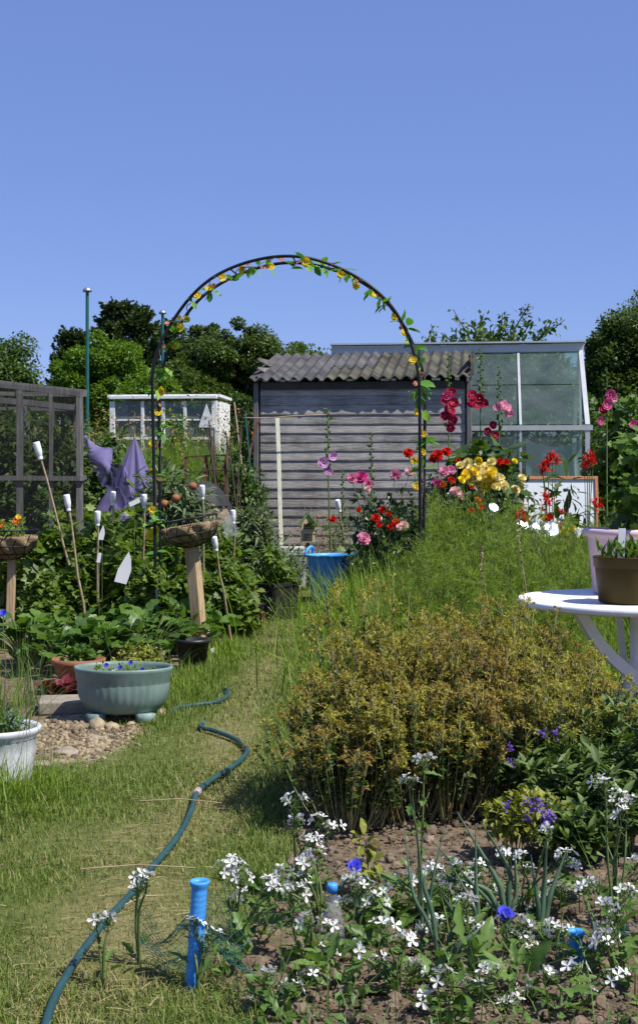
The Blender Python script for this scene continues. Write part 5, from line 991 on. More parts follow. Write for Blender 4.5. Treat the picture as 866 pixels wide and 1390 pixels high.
# ================================================================ FRAMED WHITE BOARD AND GLINTING DISCS
def board():
    D = 11.5; c = at(763, 690, D); w, h = 104 / F * D, 84 / F * D; r = thing('framed_board', 'white glossy board in an orange wooden frame propped among the flowers', 'board', (c[0], D, 0), R_(6)); r.rotation_euler.x = R_(-6); z0 = c[2] - h / 2; f = .028
    mb = MB(); mb.box((0, .006, c[2]), (w - .02, .012, h - .02)); mb.build('panel', M['board_white'], r)
    for x in (-w / 2, w / 2): mb = MB(); mb.box((x, 0, c[2]), (f, .03, h + f)); mb.build('frame_side', M['orange_wood'], r, bevel=.003)
    for z in (z0, z0 + h): mb = MB(); mb.box((0, -.002, z), (w - f - .002, .028, f)); mb.build('frame_rail', M['orange_wood'], r, bevel=.003)
    for x in (-w / 2 + .05, w / 2 - .05): mb = MB(); mb.box((x, .04, z0 / 2 + .02), (.03, .03, z0 + .1)); mb.build('support_post', M['wood_grey_v'], r)
board()
for k, (px, py, D, s, lab) in enumerate(((670, 688, 9.4, .05, 'small silver foil piece glinting under the yellow roses'), (710, 712, 9.2, .055, 'silver foil piece glinting at the left foot of the framed board'), (728, 716, 9.0, .05, 'middle silver foil piece glinting before the framed board'), (748, 719, 8.8, .085, 'brightest silver foil piece glinting low in front of the framed board'))):
    c = at(px, py, D); s *= .8; hv = unit(SUN + unit(np.array([0, 0, H]) - c)); mb = MB(); tt = rock_t(40 + k, ICO1, .3, .22); mb.add(tt[0], tt[1], 0, False); mb.v[-1] *= s; V = mb.v[-1]
    q = Vector(hv).to_track_quat('Z', 'Y').to_matrix(); mb.v[-1] = V @ np.array(q).T; mb.tube([(0, .02, 0), (0, .02, -c[2])], .004, 5); tag(mb.build('foil_piece', M['foil'], None, c), lab, 'foil')
# ================================================================ RIGHT-HAND HEDGE AND SHRUBS
SHR('climbing_shrub', 'tall leafy shrub beside the right end of the greenhouse', 'bush', 860, 12.5, 545, 100, 120, 60, LOBED, .085, 'vine', cr=.2, shell=.6)
SHR('climbing_shrub', 'vine leaved bush behind the pots at the right edge', 'bush', 898, 9.5, 640, 100, 110, 50, LOBED, .085, 'vine', cr=.16)
SHR('leafy_bush', 'dark upright bush at the greenhouse corner', 'bush', 822, 14.5, 570, 44, 70, 60, LEAF, .07, 'mid')
SHR('tomato_plant', 'leafy tomato plant inside the greenhouse behind the lower glass', 'plant', 735, 16.6, 560, 90, 90, 60, LEAF, .09, 'mid')
SHR('tomato_plant', 'tall tomato plant inside the greenhouse near the shed', 'plant', 670, 16.7, 545, 80, 90, 60, LEAF, .09, 'mid')
# ================================================================ ASPARAGUS FERN MASS
def fern(label, group, h, nst, seed):
    r = thing('asparagus_plant', label, 'plant', (0, 0, 0), 0, group); n = nst; th = rnd(0, 6.28, n); ln = np.abs(RNG.normal(size=n)) * .24; L_ = h * rnd(.6, 1.05, n); k = 7; t = np.linspace(0, 1, k)
    b = RNG.normal(size=(n, 2)) * .06; d = np.column_stack([np.cos(th) * ln, np.sin(th) * ln]); P = np.zeros((n, k, 3)); P[:, :, :2] = b[:, None] + d[:, None] * (L_[:, None] * t ** 1.6)[..., None]; P[:, :, 2] = L_[:, None] * t * (1 - .12 * t * ln[:, None] * 3)
    sm = MB(); sm.strands(P, .0026 * np.linspace(1, .4, k)[None].repeat(n, 0), 3)
    # side branches
    nb = n * 16; si = RNG.integers(0, n, nb); tt = rnd(.22, 1, nb); f = tt * (k - 1); i0 = np.minimum(f.astype(int), k - 2); q = (f - i0)[:, None]; B0 = P[si, i0] * (1 - q) + P[si, i0 + 1] * q
    a = rnd(0, 6.28, nb); bl_ = (1.15 - tt) * .26 * rnd(.5, 1.1, nb); bd = np.column_stack([np.cos(a), np.sin(a), rnd(.3, 1.1, nb)]); B1 = B0 + unit(bd) * bl_[:, None]
    sm.strands(np.stack([B0, (B0 + B1) / 2 + [0, 0, .012], B1], 1), .0011, 3); sm.build('stem', M['stem_green'], r)
    nn = nb * 11; bi = RNG.integers(0, nb, nn); u = rnd(.1, 1, nn)[:, None]; p = B0[bi] * (1 - u) + B1[bi] * u; fm = MB(); fm.scatter(SLIVER, p, unit(bd)[bi] * .5 + rdir(nn) * .8 + [0, 0, .15], rnd(.025, .06, nn), wid=1.25); fm.build('foliage', G['fern'], r)
    return r
fl_ = 'feathery bright green asparagus plant in the dense bed behind the brown herb'
ferns = [fern(fl_, 'asparagus plants of the right bed', .8, 34, k) for k in range(3)]
spots = [(580, 8.2, .74), (585, 7.6, .85), (600, 8.8, 1.05), (640, 7.2, .9), (650, 8.2, 1.1), (690, 7.6, 1.0), (700, 8.9, 1.02), (735, 8.2, .95), (750, 7.2, .9), (780, 8.0, .93), (790, 6.6, .8), (720, 6.4, .8), (670, 6.3, .72), (610, 6.6, .75), (550, 6.9, .7), (590, 9.8, .98), (620, 9.8, 1.1), (830, 7.2, .88), (860, 8.2, .95), (880, 6.8, .85), (820, 9, .92), (562, 7.4, .6), (760, 9.6, .85), (690, 5.9, .6), (590, 5.9, .55), (760, 6.0, .62)]
for k, (px, D, s) in enumerate(spots):
    loc = (gx(px, D), D, 0); sc = (s * .5 + .5, s * .5 + .5, s * 1.12)
    if k < 3: ferns[k].location = loc; ferns[k].scale = sc; ferns[k].rotation_euler.z = rnd(0, 6)
    else: dup(ferns[k % 3], loc, rnd(0, 6.28), sc)
for px, y0, y1, D, lab in ((706, 700, 880, 6.0, 'dry curling seed stalk left of the white table'), (655, 745, 800, 6.2, 'arching dry grass stalk in the feathery green bed')):
    b, e = at(px + 10, 1000, D) * [1, 1, 0], at(px, y0, D); mb = MB(); P = catmull([b * 0, (e - b) * .5 + [.02, 0, 0], (e - b) * .85 - [.01, 0, 0], e - b], 6); mb.tube(P, np.linspace(.003, .0012, len(P)), 5); n = 60; t = RNG.integers(9, len(P), n); mb.scatter(FAR, P[t], rdir(n) * .6 + [0, 0, 1], rnd(.01, .022, n)); tag(mb.build('seed_stalk', M['cane'], None, b), lab, 'stalk')
# ================================================================ HOLLYHOCKS
def hollyhock(px, D, top, flw, label, leafy=26, low=690, buds=(0, .45), lsize=.10, foot=None):
    r = thing('hollyhock', label, 'flower', (gx(foot or px, D), D, 0)); b = np.array(r.location); tp = at(px, top, D) - b; P = catmull([(0, 0, 0), tp * [.6, 1, .35], tp * [.95, 1, .7], tp], 8); mb = MB(); mb.tube(P, np.linspace(.011, .004, len(P)), 7); mb.build('stem', M['stem_green'], r)
    mb = MB(); zt_ = tp[2]; zmin = min([at(0, f[1], D)[2] for f in flw] + [zt_ - .15]) if flw else zt_ - .9
    nb = int((zt_ - zmin) / .022) if flw else 36; z = np.linspace(zmin, zt_, nb) if flw else np.linspace(zt_ - .9, zt_, nb); a = np.arange(nb) * 2.4; rr = np.interp(z, [zmin, zt_], [.035, .010]); px_ = np.interp(z, P[:, 2], P[:, 0]); py_ = np.interp(z, P[:, 2], P[:, 1])
    for i in range(nb): s = np.interp(z[i], [zmin, zt_], [.017, .008]); ball(mb, (px_[i] + rr[i] * math.cos(a[i]), py_[i] + rr[i] * math.sin(a[i]), z[i]), (s, s, s * 1.15), 0, ICO)
    k = nb; mb.scatter(LEAF, np.column_stack([px_, py_, z]), np.column_stack([np.cos(a), np.sin(a), np.full(k, .3)]), rnd(.03, .06, k), wid=1.2); mb.build('bud_spike', G['currant'], r)
    lm = MB(); n = leafy; z = rnd(.2, 1, n) ** .8 * (H - (low - HY) / F * D + .0); a = rnd(0, 6.28, n); q = rnd(.06, .2, n); p = np.column_stack([np.interp(z, P[:, 2], P[:, 0]) + q * np.cos(a), q * np.sin(a), z]); lm.scatter_free(LOBED, p, unit(np.column_stack([np.cos(a), np.sin(a), rnd(-.5, .3, n)])), lsize * rnd(.6, 1.2, n), unit(np.column_stack([-.2 * np.cos(a), -.2 * np.sin(a), np.ones(n)]) + RNG.normal(size=(n, 3)) * .4), 0, 1.2, False); lm.build('foliage', G['mid'], r)
    for (fx, fy, c, s) in flw: put(FM[('holly', c)], 'flower', r, at(fx, fy, D - .05 + rnd(-.03, .03)), (rnd(-.5, .5), -1, rnd(-.1, .5)), s)
hollyhock(609, 11.3, 480, [(612, 533, 'crimson', .05), (603, 543, 'crimson', .05), (616, 548, 'crimson', .055), (609, 558, 'crimson', .06), (603, 566, 'crimson', .05), (616, 570, 'crimson', .05), (612, 580, 'crimson', .045), (606, 538, 'magenta', .045)], 'crimson hollyhock spike rising in front of the shed right end', 22, 660)
hollyhock(652, 11.5, 476, [(641, 537, 'crimson', .05), (651, 541, 'crimson', .055), (645, 550, 'crimson', .05), (656, 548, 'crimson', .05), (640, 548, 'crimson', .045)], 'dark red hollyhock between shed and greenhouse with one flower cluster', 60, 610, lsize=.13)
hollyhock(677, 11.4, 498, [(684, 553, 'pink', .065), (675, 552, 'pink', .045), (692, 562, 'pink', .05), (668, 577, 'crimson', .04), (662, 585, 'crimson', .04), (672, 590, 'crimson', .035)], 'hollyhock with one open pink flower before the greenhouse glass', 80, 600, lsize=.14)
hollyhock(445, 12.5, 556, [(439, 628, 'mauve', .06), (451, 619, 'mauve', .05), (446, 640, 'mauve', .045)], 'mauve pink hollyhock standing alone before the shed wall', 12, 700, foot=452)
hollyhock(504, 12.7, 588, [], 'bare green hollyhock spike without flowers before the shed', 10, 700)
hollyhock(465, 12.7, 640, [], 'short budded hollyhock spike right of the mauve one', 8, 710)
hollyhock(823, 12.0, 500, [(829, 536, 'magenta', .055), (822, 549, 'magenta', .06), (820, 556, 'crimson', .05), (813, 571, 'magenta', .045), (832, 541, 'pink', .045)], 'magenta hollyhock against the tall shrub right of the greenhouse', 16, 660)
hollyhock(862, 12.0, 520, [(860, 577, 'magenta', .05), (868, 583, 'pink', .04)], 'pink hollyhock at the right edge in the tall shrub', 10, 660)
# ================================================================ ROSES, DAHLIAS AND OTHER BORDER FLOWERS
def flowering(name, label, cat, px, D, top, wpx, flw, ncl=34, per=20, T=LEAF, size=.06, leaf='rose_leaf', cr=.10, stem='stem_green', r0=.004, **k):
    r = SHR(name, label, cat, px, D, top, wpx, ncl, per, T, size, leaf, stem=stem, cr=cr, r0=r0, **k); b = np.array(r.location); mb = MB(); S = []
    for (fx, fy, kind, c, s) in flw:
        p = at(fx, fy, D - .1 + rnd(-.08, .08)); s *= .82 if c not in ('cream', 'yellow') else .72; put(FM[(kind, c)], 'flower', r, p, (rnd(-.5, .5), -1, rnd(.1, .9)), s)
        if c in ('cream', 'yellow') and s > .035: put(FM[(kind, c)], 'flower', r, p + RNG.normal(size=3) * [.05, .04, .045], (rnd(-.7, .7), -1, rnd(-.2, .9)), s * .85)
        q = p - b - [0, -.01, .01]; S.append([(0, 0, .15), q * [.3, .3, .5], q * [.8, .8, .85], q])
    mb.strands(np.array(S), .003, 4); mb.build('flower_stems', M['stem_green'], r); return r
flowering('rose_bush', 'dark leaved rose bush with big magenta blooms before the shed', 'rose bush', 512, 11.0, 655, 80, [(490, 648, 'rose', 'magenta', .075), (478, 650, 'rose', 'pink', .06), (501, 656, 'rose', 'pink', .05), (537, 644, 'pompon', 'pink', .065), (556, 640, 'pompon', 'palepink', .055), (499, 664, 'rose', 'palepink', .035)], 60, 22, LEAF, .07)
flowering('dahlia', 'red flowered dahlia low down right of the blue tub', 'dahlia', 522, 10.6, 690, 76, [(452, 705, 'pompon', 'red', .04), (510, 703, 'pompon', 'red', .05), (519, 692, 'pompon', 'red', .045), (514, 712, 'pompon', 'red', .04), (528, 698, 'pompon', 'red', .04), (538, 710, 'pompon', 'red', .055), (530, 715, 'pompon', 'red', .04), (487, 692, 'pompon', 'red', .03)], 46, 20)
flowering('dahlia', 'pink pompon dahlia closest to the right rim of the tub', 'dahlia', 494, 10.3, 735, 40, [(494, 731, 'pompon', 'pink', .07), (548, 713, 'pompon', 'palepink', .05), (541, 716, 'pompon', 'palepink', .035)], 20, 16)
flowering('dahlia', 'scarlet dahlia around the right leg of the arch', 'dahlia', 600, 10.8, 640, 90, [(554, 615, 'pompon', 'red', .06), (594, 618, 'pompon', 'red', .065), (606, 613, 'pompon', 'red', .055), (588, 622, 'pompon', 'red', .05), (628, 632, 'pompon', 'red', .045), (600, 658, 'pompon', 'orange', .05), (612, 652, 'pompon', 'red', .045), (622, 626, 'pompon', 'red', .035)], 60, 22)
flowering('dahlia', 'pink flowered dahlia right of the arch leg', 'dahlia', 608, 10.3, 665, 70, [(603, 640, 'pompon', 'pink', .06), (612, 638, 'pompon', 'pink', .05), (592, 655, 'pompon', 'magenta', .045), (618, 668, 'rose', 'palepink', .06), (626, 674, 'rose', 'palepink', .04), (640, 660, 'pompon', 'orange', .035)], 40, 20)
flowering('rose_bush', 'creamy yellow rose bush in full bloom left of the framed board', 'rose bush', 657, 10.0, 645, 100, [(631, 645, 'rose', 'yellow', .055), (640, 637, 'rose', 'cream', .06), (650, 634, 'rose', 'cream', .065), (660, 634, 'rose', 'cream', .06), (668, 640, 'rose', 'yellow', .055), (656, 645, 'rose', 'cream', .065), (667, 650, 'rose', 'yellow', .07), (678, 650, 'rose', 'cream', .06), (646, 648, 'rose', 'cream', .06), (672, 660, 'rose', 'cream', .06), (660, 662, 'rose', 'yellow', .05), (652, 668, 'rose', 'cream', .045), (684, 658, 'rose', 'cream', .05), (699, 665, 'rose', 'cream', .055), (644, 640, 'rose', 'yellow', .05), (628, 652, 'rose', 'yellow', .045), (637, 688, 'rose', 'cream', .03), (698, 626, 'rose', 'yellow', .035), (650, 656, 'rose', 'cream', .055)], 60, 22)
flowering('dahlia', 'scarlet dahlia standing behind the yellow rose bush', 'dahlia', 672, 10.9, 625, 50, [(677, 627, 'pompon', 'red', .045), (686, 628, 'pompon', 'red', .05), (640, 659, 'pompon', 'red', .05), (681, 632, 'pompon', 'red', .04)], 40, 20)
flowering('daylily', 'orange red daylilies low in front of the roses', 'flower', 690, 9.2, 690, 90, [(652, 688, 'pompon', 'orange', .035), (648, 678, 'pompon', 'orange', .03), (706, 698, 'pompon', 'red', .045), (712, 704, 'pompon', 'red', .04), (700, 702, 'pompon', 'orange', .03), (745, 702, 'pompon', 'red', .04), (740, 704, 'pompon', 'orange', .035), (768, 720, 'rose', 'yellow', .05), (760, 714, 'rose', 'magenta', .035), (640, 693, 'pompon', 'orange', .03), (776, 717, 'rose', 'yellow', .04)], 46, 22, LONG, .10, 'mid')
def crocosmia(px, D, flw, label, leafn=18):
    r = thing('crocosmia', label, 'flower', (gx(px, D), D, 0)); b = np.array(r.location); lm = MB(); blades(lm, RNG.normal(size=(leafn, 2)) * .07, rnd(.55, .95, leafn), .2, 0, width=rnd(.06, .1, leafn) * 1.2); lm.build('leaves', G['grey_leaf'], r); S = []
    mb = MB()
    for (fx, fy, s) in flw:
        p = at(fx, fy, D); q = p - b; S.append([(0, 0, .1), q * [.2, .2, .4], q * [.7, .7, .8], q + [0, 0, -s]]); fm = MB(); n = 46; c = RNG.normal(size=(n, 3)) * s * .3; fm.scatter(PETAL, c, rdir(n) * .8 + [0, -.3, .5], s * rnd(.45, .8, n), wid=.75); put(fm.mesh('flower_head', FL['red']), 'flower_head', r, p, (0, 0, 1), 1, 0)
    mb.strands(np.array(S), .004, 4); mb.build('stem', M['stem_green'], r)
crocosmia(748, 10.2, [(743, 629, .06), (750, 622, .06), (738, 640, .055), (736, 634, .045), (754, 627, .04)], 'scarlet crocosmia in front of the lower greenhouse glass')
crocosmia(796, 10.4, [(801, 620, .06), (797, 630, .06), (804, 628, .05), (793, 633, .045)], 'scarlet crocosmia standing right of the framed board')
crocosmia(742, 9.4, [(740, 672, .04), (742, 684, .05), (736, 692, .035), (762, 695, .03)], 'shorter red crocosmia in front of the white board panel', 24)
crocosmia(812, 9.5, [(812, 687, .05), (806, 683, .04)], 'red crocosmia by the pink pot at the board right edge', 24)
SHR('bean_plant', 'broad leaved upright plant in front of the framed board', 'plant', 772, 10.4, 622, 30, 9, 8, LONG, .17, 'mid', stem='twig', cr=.1, z0=.5, wid=1.7)
SHR('leafy_herb', 'light green leafy herb between yellow roses and board', 'plant', 716, 10.3, 660, 40, 26, 14, LEAF, .07, 'grey_leaf', stem='stem_green')
SHR('rose_bush', 'leafy dark bush without flowers behind the tub right of it', 'bush', 560, 11.6, 668, 90, 60, 26, LEAF, .07, 'rose_leaf')
SHR('leafy_herb', 'tall green leaves at the foot of the hollyhocks by the greenhouse', 'plant', 648, 11.0, 598, 90, 70, 16, LOBED, .13, 'mid', stem='stem_green', cr=.14)
# ================================================================ OREGANO CLUMP
def oregano(label, group, h, nst):
    r = thing('oregano_plant', label, 'herb', (0, 0, 0), 0, group); n = nst; th = rnd(0, 6.28, n); q = rnd(0, 1, n) ** .6; L_ = h * rnd(.72, 1.1, n) * (1 - .2 * q); k = 7; t = np.linspace(0, 1, k)
    b = np.column_stack([np.cos(th), np.sin(th)]) * (q * .10)[:, None]; sp = np.column_stack([np.cos(th), np.sin(th)]) * (q * .17)[:, None] + RNG.normal(size=(n, 2)) * .03; P = np.zeros((n, k, 3)); P[:, :, :2] = b[:, None] + sp[:, None] * (t ** .8)[None, :, None] + RNG.normal(size=(n, 1, 2)) * .012 * np.sin(t * 3)[None, :, None]; P[:, :, 2] = L_[:, None] * t
    sm = MB(); sm.strands(P, .0025 * np.linspace(1, .6, k)[None].repeat(n, 0), 4); 
    nc = n * 7; si = RNG.integers(0, n, nc); tt = rnd(0, 1, nc); tt = np.where(tt < .72, rnd(.88, 1, nc), rnd(.62, .88, nc)); f = tt * (k - 1); i0 = np.minimum(f.astype(int), k - 2); u = (f - i0)[:, None]; B0 = P[si, i0] * (1 - u) + P[si, i0 + 1] * u; C = B0 + rdir(nc) * np.where(tt > .88, 1, .6)[:, None] * [.040, .040, .026] + [0, 0, .012]
    sm.strands(np.stack([B0 - [0, 0, .03], (B0 + C) / 2, C], 1), .0009, 3); sm.build('stem', M['stem_straw'], r)
    hm = MB(); pr = 12; p = np.repeat(C, pr, 0); d = rdir(nc * pr) + [0, 0, .35]; hm.scatter(LEAF, p + d * .002, d, rnd(.011, .023, nc * pr), wid=.75); hm.build('seed_heads', G['oreg_head'], r)
    nl = n * 30; si = RNG.integers(0, n, nl); tt = rnd(.3, .92, nl); f = tt * (k - 1); i0 = np.minimum(f.astype(int), k - 2); u = (f - i0)[:, None]; B0 = P[si, i0] * (1 - u) + P[si, i0 + 1] * u; lm = MB(); lm.scatter(LEAF, B0, rdir(nl) * [1, 1, .5] + [0, 0, .15], rnd(.014, .036, nl), wid=1.2); lm.build('leaves', G['oreg_leaf'], r); return r
ol = 'oregano plant with yellow brown seed heads in the big clump before the table'
og = [oregano(ol, 'oregano plants of the big brown clump', .6, 40) for _ in range(3)]
osp = [(440, 4.12, .60), (468, 4.2, .80), (508, 4.4, 1.16), (548, 4.4, 1.04), (505, 4.05, .72), (595, 4.5, 1.02), (552, 4.08, .74), (640, 4.5, .98), (605, 4.1, .74), (680, 4.6, 1.02), (655, 4.15, .72), (702, 4.35, .84), (745, 4.6, .96), (735, 4.2, .70), (785, 4.6, .80), (635, 4.85, 1.0), (570, 4.8, .98), (530, 4.25, .86), (620, 4.3, .84), (710, 4.85, .98), (470, 4.0, .58), (575, 4.25, .84), (665, 4.35, .84), (775, 4.3, .66), (485, 4.3, .92)]
for k, (px, D, s) in enumerate(osp):
    loc = (gx(px, D), D, 0); sc = (.8, .8, s * rnd(.88, 1.08))
    if k < 3: og[k].location = loc; og[k].scale = sc
    else: dup(og[k % 3], loc, rnd(0, 6.28), sc)
SHR('oregano_herb', 'small yellow leaved herb with purple flower spikes in front of the clump', 'herb', 712, 3.62, 1080, 100, 40, 22, LEAF, .03, 'yellow_herb', stem='stem_green', cr=.04, r0=.002)
ph = bpy.context.scene.objects.get('oregano_herb.001'); mb = MB(); n = 0
for px, py in ((722, 1096), (716, 1090), (735, 1098), (740, 1104), (738, 1114), (742, 1118), (716, 1110), (688, 1094), (748, 1108), (730, 1088), (694, 1035), (692, 1016), (753, 995), (735, 993)):
    c = at(px, py, 3.5 if py > 1060 else 3.95) - np.array(ph.location); k = 22; mb = MB(); mb.scatter(FAR, RNG.normal(size=(k, 3)) * [.006, .006, .009], rdir(k) + [0, -.4, .3], rnd(.006, .011, k), wid=1.3); o = mb.build('flower_spike', FL['purple'], ph); o.location = c; o.rotation_euler.z = 0
# ---- sage
def sage(px, D, top, wpx, label):
    h = gz(top, D); w = wpx / 2 / F * D; r = thing('sage_plant', label, 'herb', (gx(px, D), D, 0), rnd(0, 6)); n = 46; th = rnd(0, 6.28, n); q = rnd(0, 1, n) ** .5; tip = np.column_stack([np.cos(th) * q * w, np.sin(th) * q * w, h * rnd(.6, 1, n) * (1 - .35 * q ** 2)]); t = np.linspace(0, 1, 6)
    P = tip[:, None] * t[None, :, None] ** np.array([1.2, 1.2, .8]); P[:, :, :2] += RNG.normal(size=(n, 1, 2)) * .02; sm = MB(); sm.strands(P, .0024, 4); sm.build('stem', M['stem_green'], r)
    lm = MB(); nl = n * 16; si = RNG.integers(0, n, nl); tt = rnd(.25, 1, nl) ** .7; f = tt * 5; i0 = np.minimum(f.astype(int), 4); u = (f - i0)[:, None]; B0 = P[si, i0] * (1 - u) + P[si, i0 + 1] * u; a = rnd(0, 6.28, nl); el = np.where(tt > .85, rnd(.3, 1.2, nl), rnd(-.2, .5, nl)); d = np.column_stack([np.cos(a) * np.cos(el), np.sin(a) * np.cos(el), np.sin(el)])
    lm.scatter_free(WFLAT, B0, d, rnd(.028, .062, nl), unit(np.column_stack([-np.cos(a) * np.sin(el), -np.sin(a) * np.sin(el), np.cos(el)]) + RNG.normal(size=(nl, 3)) * .25), 0, 1.0, True); lm.build('foliage', G['sage'], r)
sage(790, 3.95, 985, 110, 'bushy sage plant below the white table'); sage(850, 4.3, 920, 120, 'tallest sage plant reaching up at the right edge under the table'); sage(845, 3.7, 1040, 130, 'low sage plant at the right edge above the white flowers'); sage(770, 3.6, 1090, 90, 'small sage plant beside the purple flowered herb'); sage(735, 4.05, 1000, 90, 'sage plant pressed against the right flank of the brown clump'); sage(815, 4.15, 945, 110, 'upright sage plant directly below the crossed table legs'); sage(770, 3.85, 1010, 100, 'leafy sage plant between the brown clump and the right edge'); sage(900, 3.9, 960, 100, 'sage plant half cut off by the right edge')
# ================================================================ FOREGROUND: ROCKET IN FLOWER, LEEKS, BLUE PIPES
def rocket(px, D, clusters, label, nleaf=4, lsize=.05):
    r = thing('rocket_plant', label, 'flower', (gx(px, D), D, 0)); b = np.array(r.location); S = []; lm = MB(); sm = MB()
    for (fx, fy, nf, s) in clusters:
        p = at(fx, fy, D + rnd(-.05, .05)); q = p - b; m_ = q * [.35, .35, .5] + RNG.normal(size=3) * .01; P = catmull([(0, 0, -.01), m_, q * [.85, .85, .85], q + [0, 0, -.008]], 5); sm.tube(P, np.linspace(.0034, .0016, len(P)), 6)
        fm = MB(); base_n = 0
        me = FM[('four', 'white')]; fv = np.array([v.co[:] for v in me.vertices])
        pol = [list(f.vertices) for f in me.polygons]; pm_ = [f.material_index for f in me.polygons]
        for i in range(int(nf * .72)):
            a = rnd(0, 6.28); el = rnd(.1, 1.35); dv = np.array([math.cos(a) * math.cos(el), math.sin(a) * math.cos(el) - .25, math.sin(el)]); dv = unit(dv); R3 = np.array((Vector(dv).to_track_quat('Z', 'Y') @ Matrix.Rotation(rnd(0, 6.28), 4, 'Z').to_quaternion()).to_matrix()); c = dv * [s, s, s * .7] * rnd(.7, 1.7) + [0, 0, .0]; V = (fv * rnd(.0115, .0175)) @ R3.T + c
            for mi in (0, 1, 2):
                f3 = [p_ for p_, m2 in zip(pol, pm_) if m2 == mi and len(p_) == 3]; f4 = [p_ for p_, m2 in zip(pol, pm_) if m2 == mi and len(p_) == 4]; fm.add(V, [x for x in (f3, f4) if len(x)], mi, mi != 0)
            sm.tube([q + [0, 0, -.012], q + c * .8], .0008, 4, cap=False)
        k = 6; dd = rdir(k) * .6 + [0, 0, 1]; fm.scatter(LEAF, np.zeros((k, 3)), dd, s * rnd(.3, .6, k), mat=2, wid=.7)
        put(fm.mesh('flower_cluster', [FL['white'], FL['corey'], G['rocket']]), 'flower_cluster', r, p, (0, 0, 1), 1, 0)
        n = 5; i_ = RNG.integers(2, len(P), n); lm.scatter(WLOBE, P[i_], rdir(n) * [1, 1, .4] + [0, 0, .3], lsize * rnd(.3, .75, n), wid=.8, smooth=True)
        npod = 9; i_ = RNG.integers(len(P) // 2, len(P), npod); sm.strands(np.stack([P[i_], P[i_] + rdir(npod) * [.014, .014, .004] + [0, 0, .008], P[i_] + rdir(npod) * [.02, .02, .004] + [0, 0, .022]], 1), .0011, 4)
    sm.build('stem', M['stem_green'], r); a = rnd(0, 6.28, nleaf); lm.scatter(WLOBE, np.column_stack([np.cos(a) * .02, np.sin(a) * .02, rnd(.0, .06, nleaf)]), np.column_stack([np.cos(a), np.sin(a), rnd(.1, .9, nleaf)]), lsize * rnd(.8, 1.5, nleaf), wid=1.0, smooth=True); lm.build('leaves', G['rocket'], r)
rocket(405, 3.35, [(398, 1090, 12, .024), (402, 1116, 8, .018), (436, 1116, 8, .02), (452, 1124, 7, .018)], 'white flowered rocket plant at the left front corner of the brown clump')
rocket(432, 3.1, [(424, 1145, 10, .022), (430, 1163, 12, .024), (412, 1172, 9, .02), (404, 1195, 8, .02)], 'white flowered rocket left of the single blue cornflower')
rocket(330, 3.0, [(318, 1180, 12, .028), (300, 1183, 8, .02), (326, 1192, 9, .022), (334, 1216, 6, .02), (316, 1226, 5, .018), (362, 1203, 10, .024), (372, 1205, 6, .016)], 'white flowered rocket right of the upright blue pipe')
rocket(490, 3.0, [(478, 1198, 10, .026), (492, 1206, 10, .026), (505, 1225, 9, .024), (470, 1232, 8, .02), (520, 1212, 6, .018), (500, 1245, 8, .022)], 'white flowered rocket under the blue cornflower')
rocket(420, 2.85, [(404, 1212, 10, .024), (418, 1255, 6, .02), (446, 1258, 7, .02), (440, 1296, 8, .02), (382, 1190, 7, .02), (394, 1215, 7, .02)], 'white flowered rocket beside the clear plastic bottle', 9)
rocket(568, 3.2, [(556, 1064, 8, .02), (576, 1036, 10, .02), (550, 1195, 7, .02), (580, 1225, 8, .02)], 'tall rocket stem with white flowers before the brown clump', 8, .09)
rocket(640, 2.95, [(628, 1228, 9, .022), (590, 1262, 12, .026), (640, 1260, 8, .022), (660, 1270, 12, .026), (632, 1226, 6, .02)], 'white flowered rocket left of the lower cornflower')
rocket(720, 2.95, [(705, 1260, 11, .026), (716, 1290, 10, .024), (702, 1275, 9, .022), (752, 1262, 8, .022), (766, 1268, 9, .022)], 'white flowered rocket right of the lower cornflower')
rocket(710, 3.2, [(685, 1160, 7, .02), (712, 1184, 8, .02), (708, 1165, 5, .016), (745, 1128, 6, .016), (768, 1165, 10, .022), (772, 1182, 10, .024), (810, 1205, 8, .02)], 'white flowered rocket beneath the purple flowered herb')
rocket(835, 3.1, [(820, 1066, 10, .022), (838, 1088, 12, .024), (852, 1094, 8, .02), (842, 1108, 6, .018), (862, 1175, 6, .018)], 'tall white flowered rocket at the right edge in front of the sage')
rocket(800, 2.8, [(822, 1280, 9, .024), (848, 1215, 8, .02), (792, 1205, 6, .018), (838, 1250, 7, .02)], 'white flowered rocket in the lower right corner', 9)
rocket(190, 2.85, [(186, 1192, 6, .014), (200, 1190, 4, .012), (188, 1204, 5, .013)], 'small white flower stem standing over the hose', 3, .03)
rocket(140, 2.75, [(131, 1248, 5, .012), (148, 1249, 5, .012)], 'small white flower stem in the lawn left of the hose', 3, .03)
rocket(268, 2.72, [(266, 1255, 5, .014), (262, 1275, 4, .012), (290, 1270, 3, .012)], 'few white flowers leaning across the upright blue pipe', 4, .04)
rocket(540, 2.7, [(520, 1262, 8, .024), (548, 1280, 9, .024), (560, 1318, 9, .024), (505, 1310, 8, .022), (480, 1290, 8, .02)], 'white flowered rocket at the bottom centre', 9)
rocket(620, 2.6, [(600, 1330, 9, .024), (640, 1345, 9, .024), (575, 1360, 8, .022), (670, 1325, 8, .022), (690, 1365, 7, .02)], 'white flowered rocket at the bottom right of centre', 9)
rocket(760, 2.62, [(740, 1330, 9, .024), (780, 1320, 9, .024), (800, 1360, 9, .024), (835, 1330, 8, .02), (720, 1350, 7, .02)], 'white flowered rocket at the very bottom right', 9)
rocket(380, 2.62, [(360, 1330, 8, .022), (395, 1345, 9, .024), (420, 1330, 7, .02), (345, 1365, 7, .02)], 'white flowered rocket at the bottom left of centre', 9)
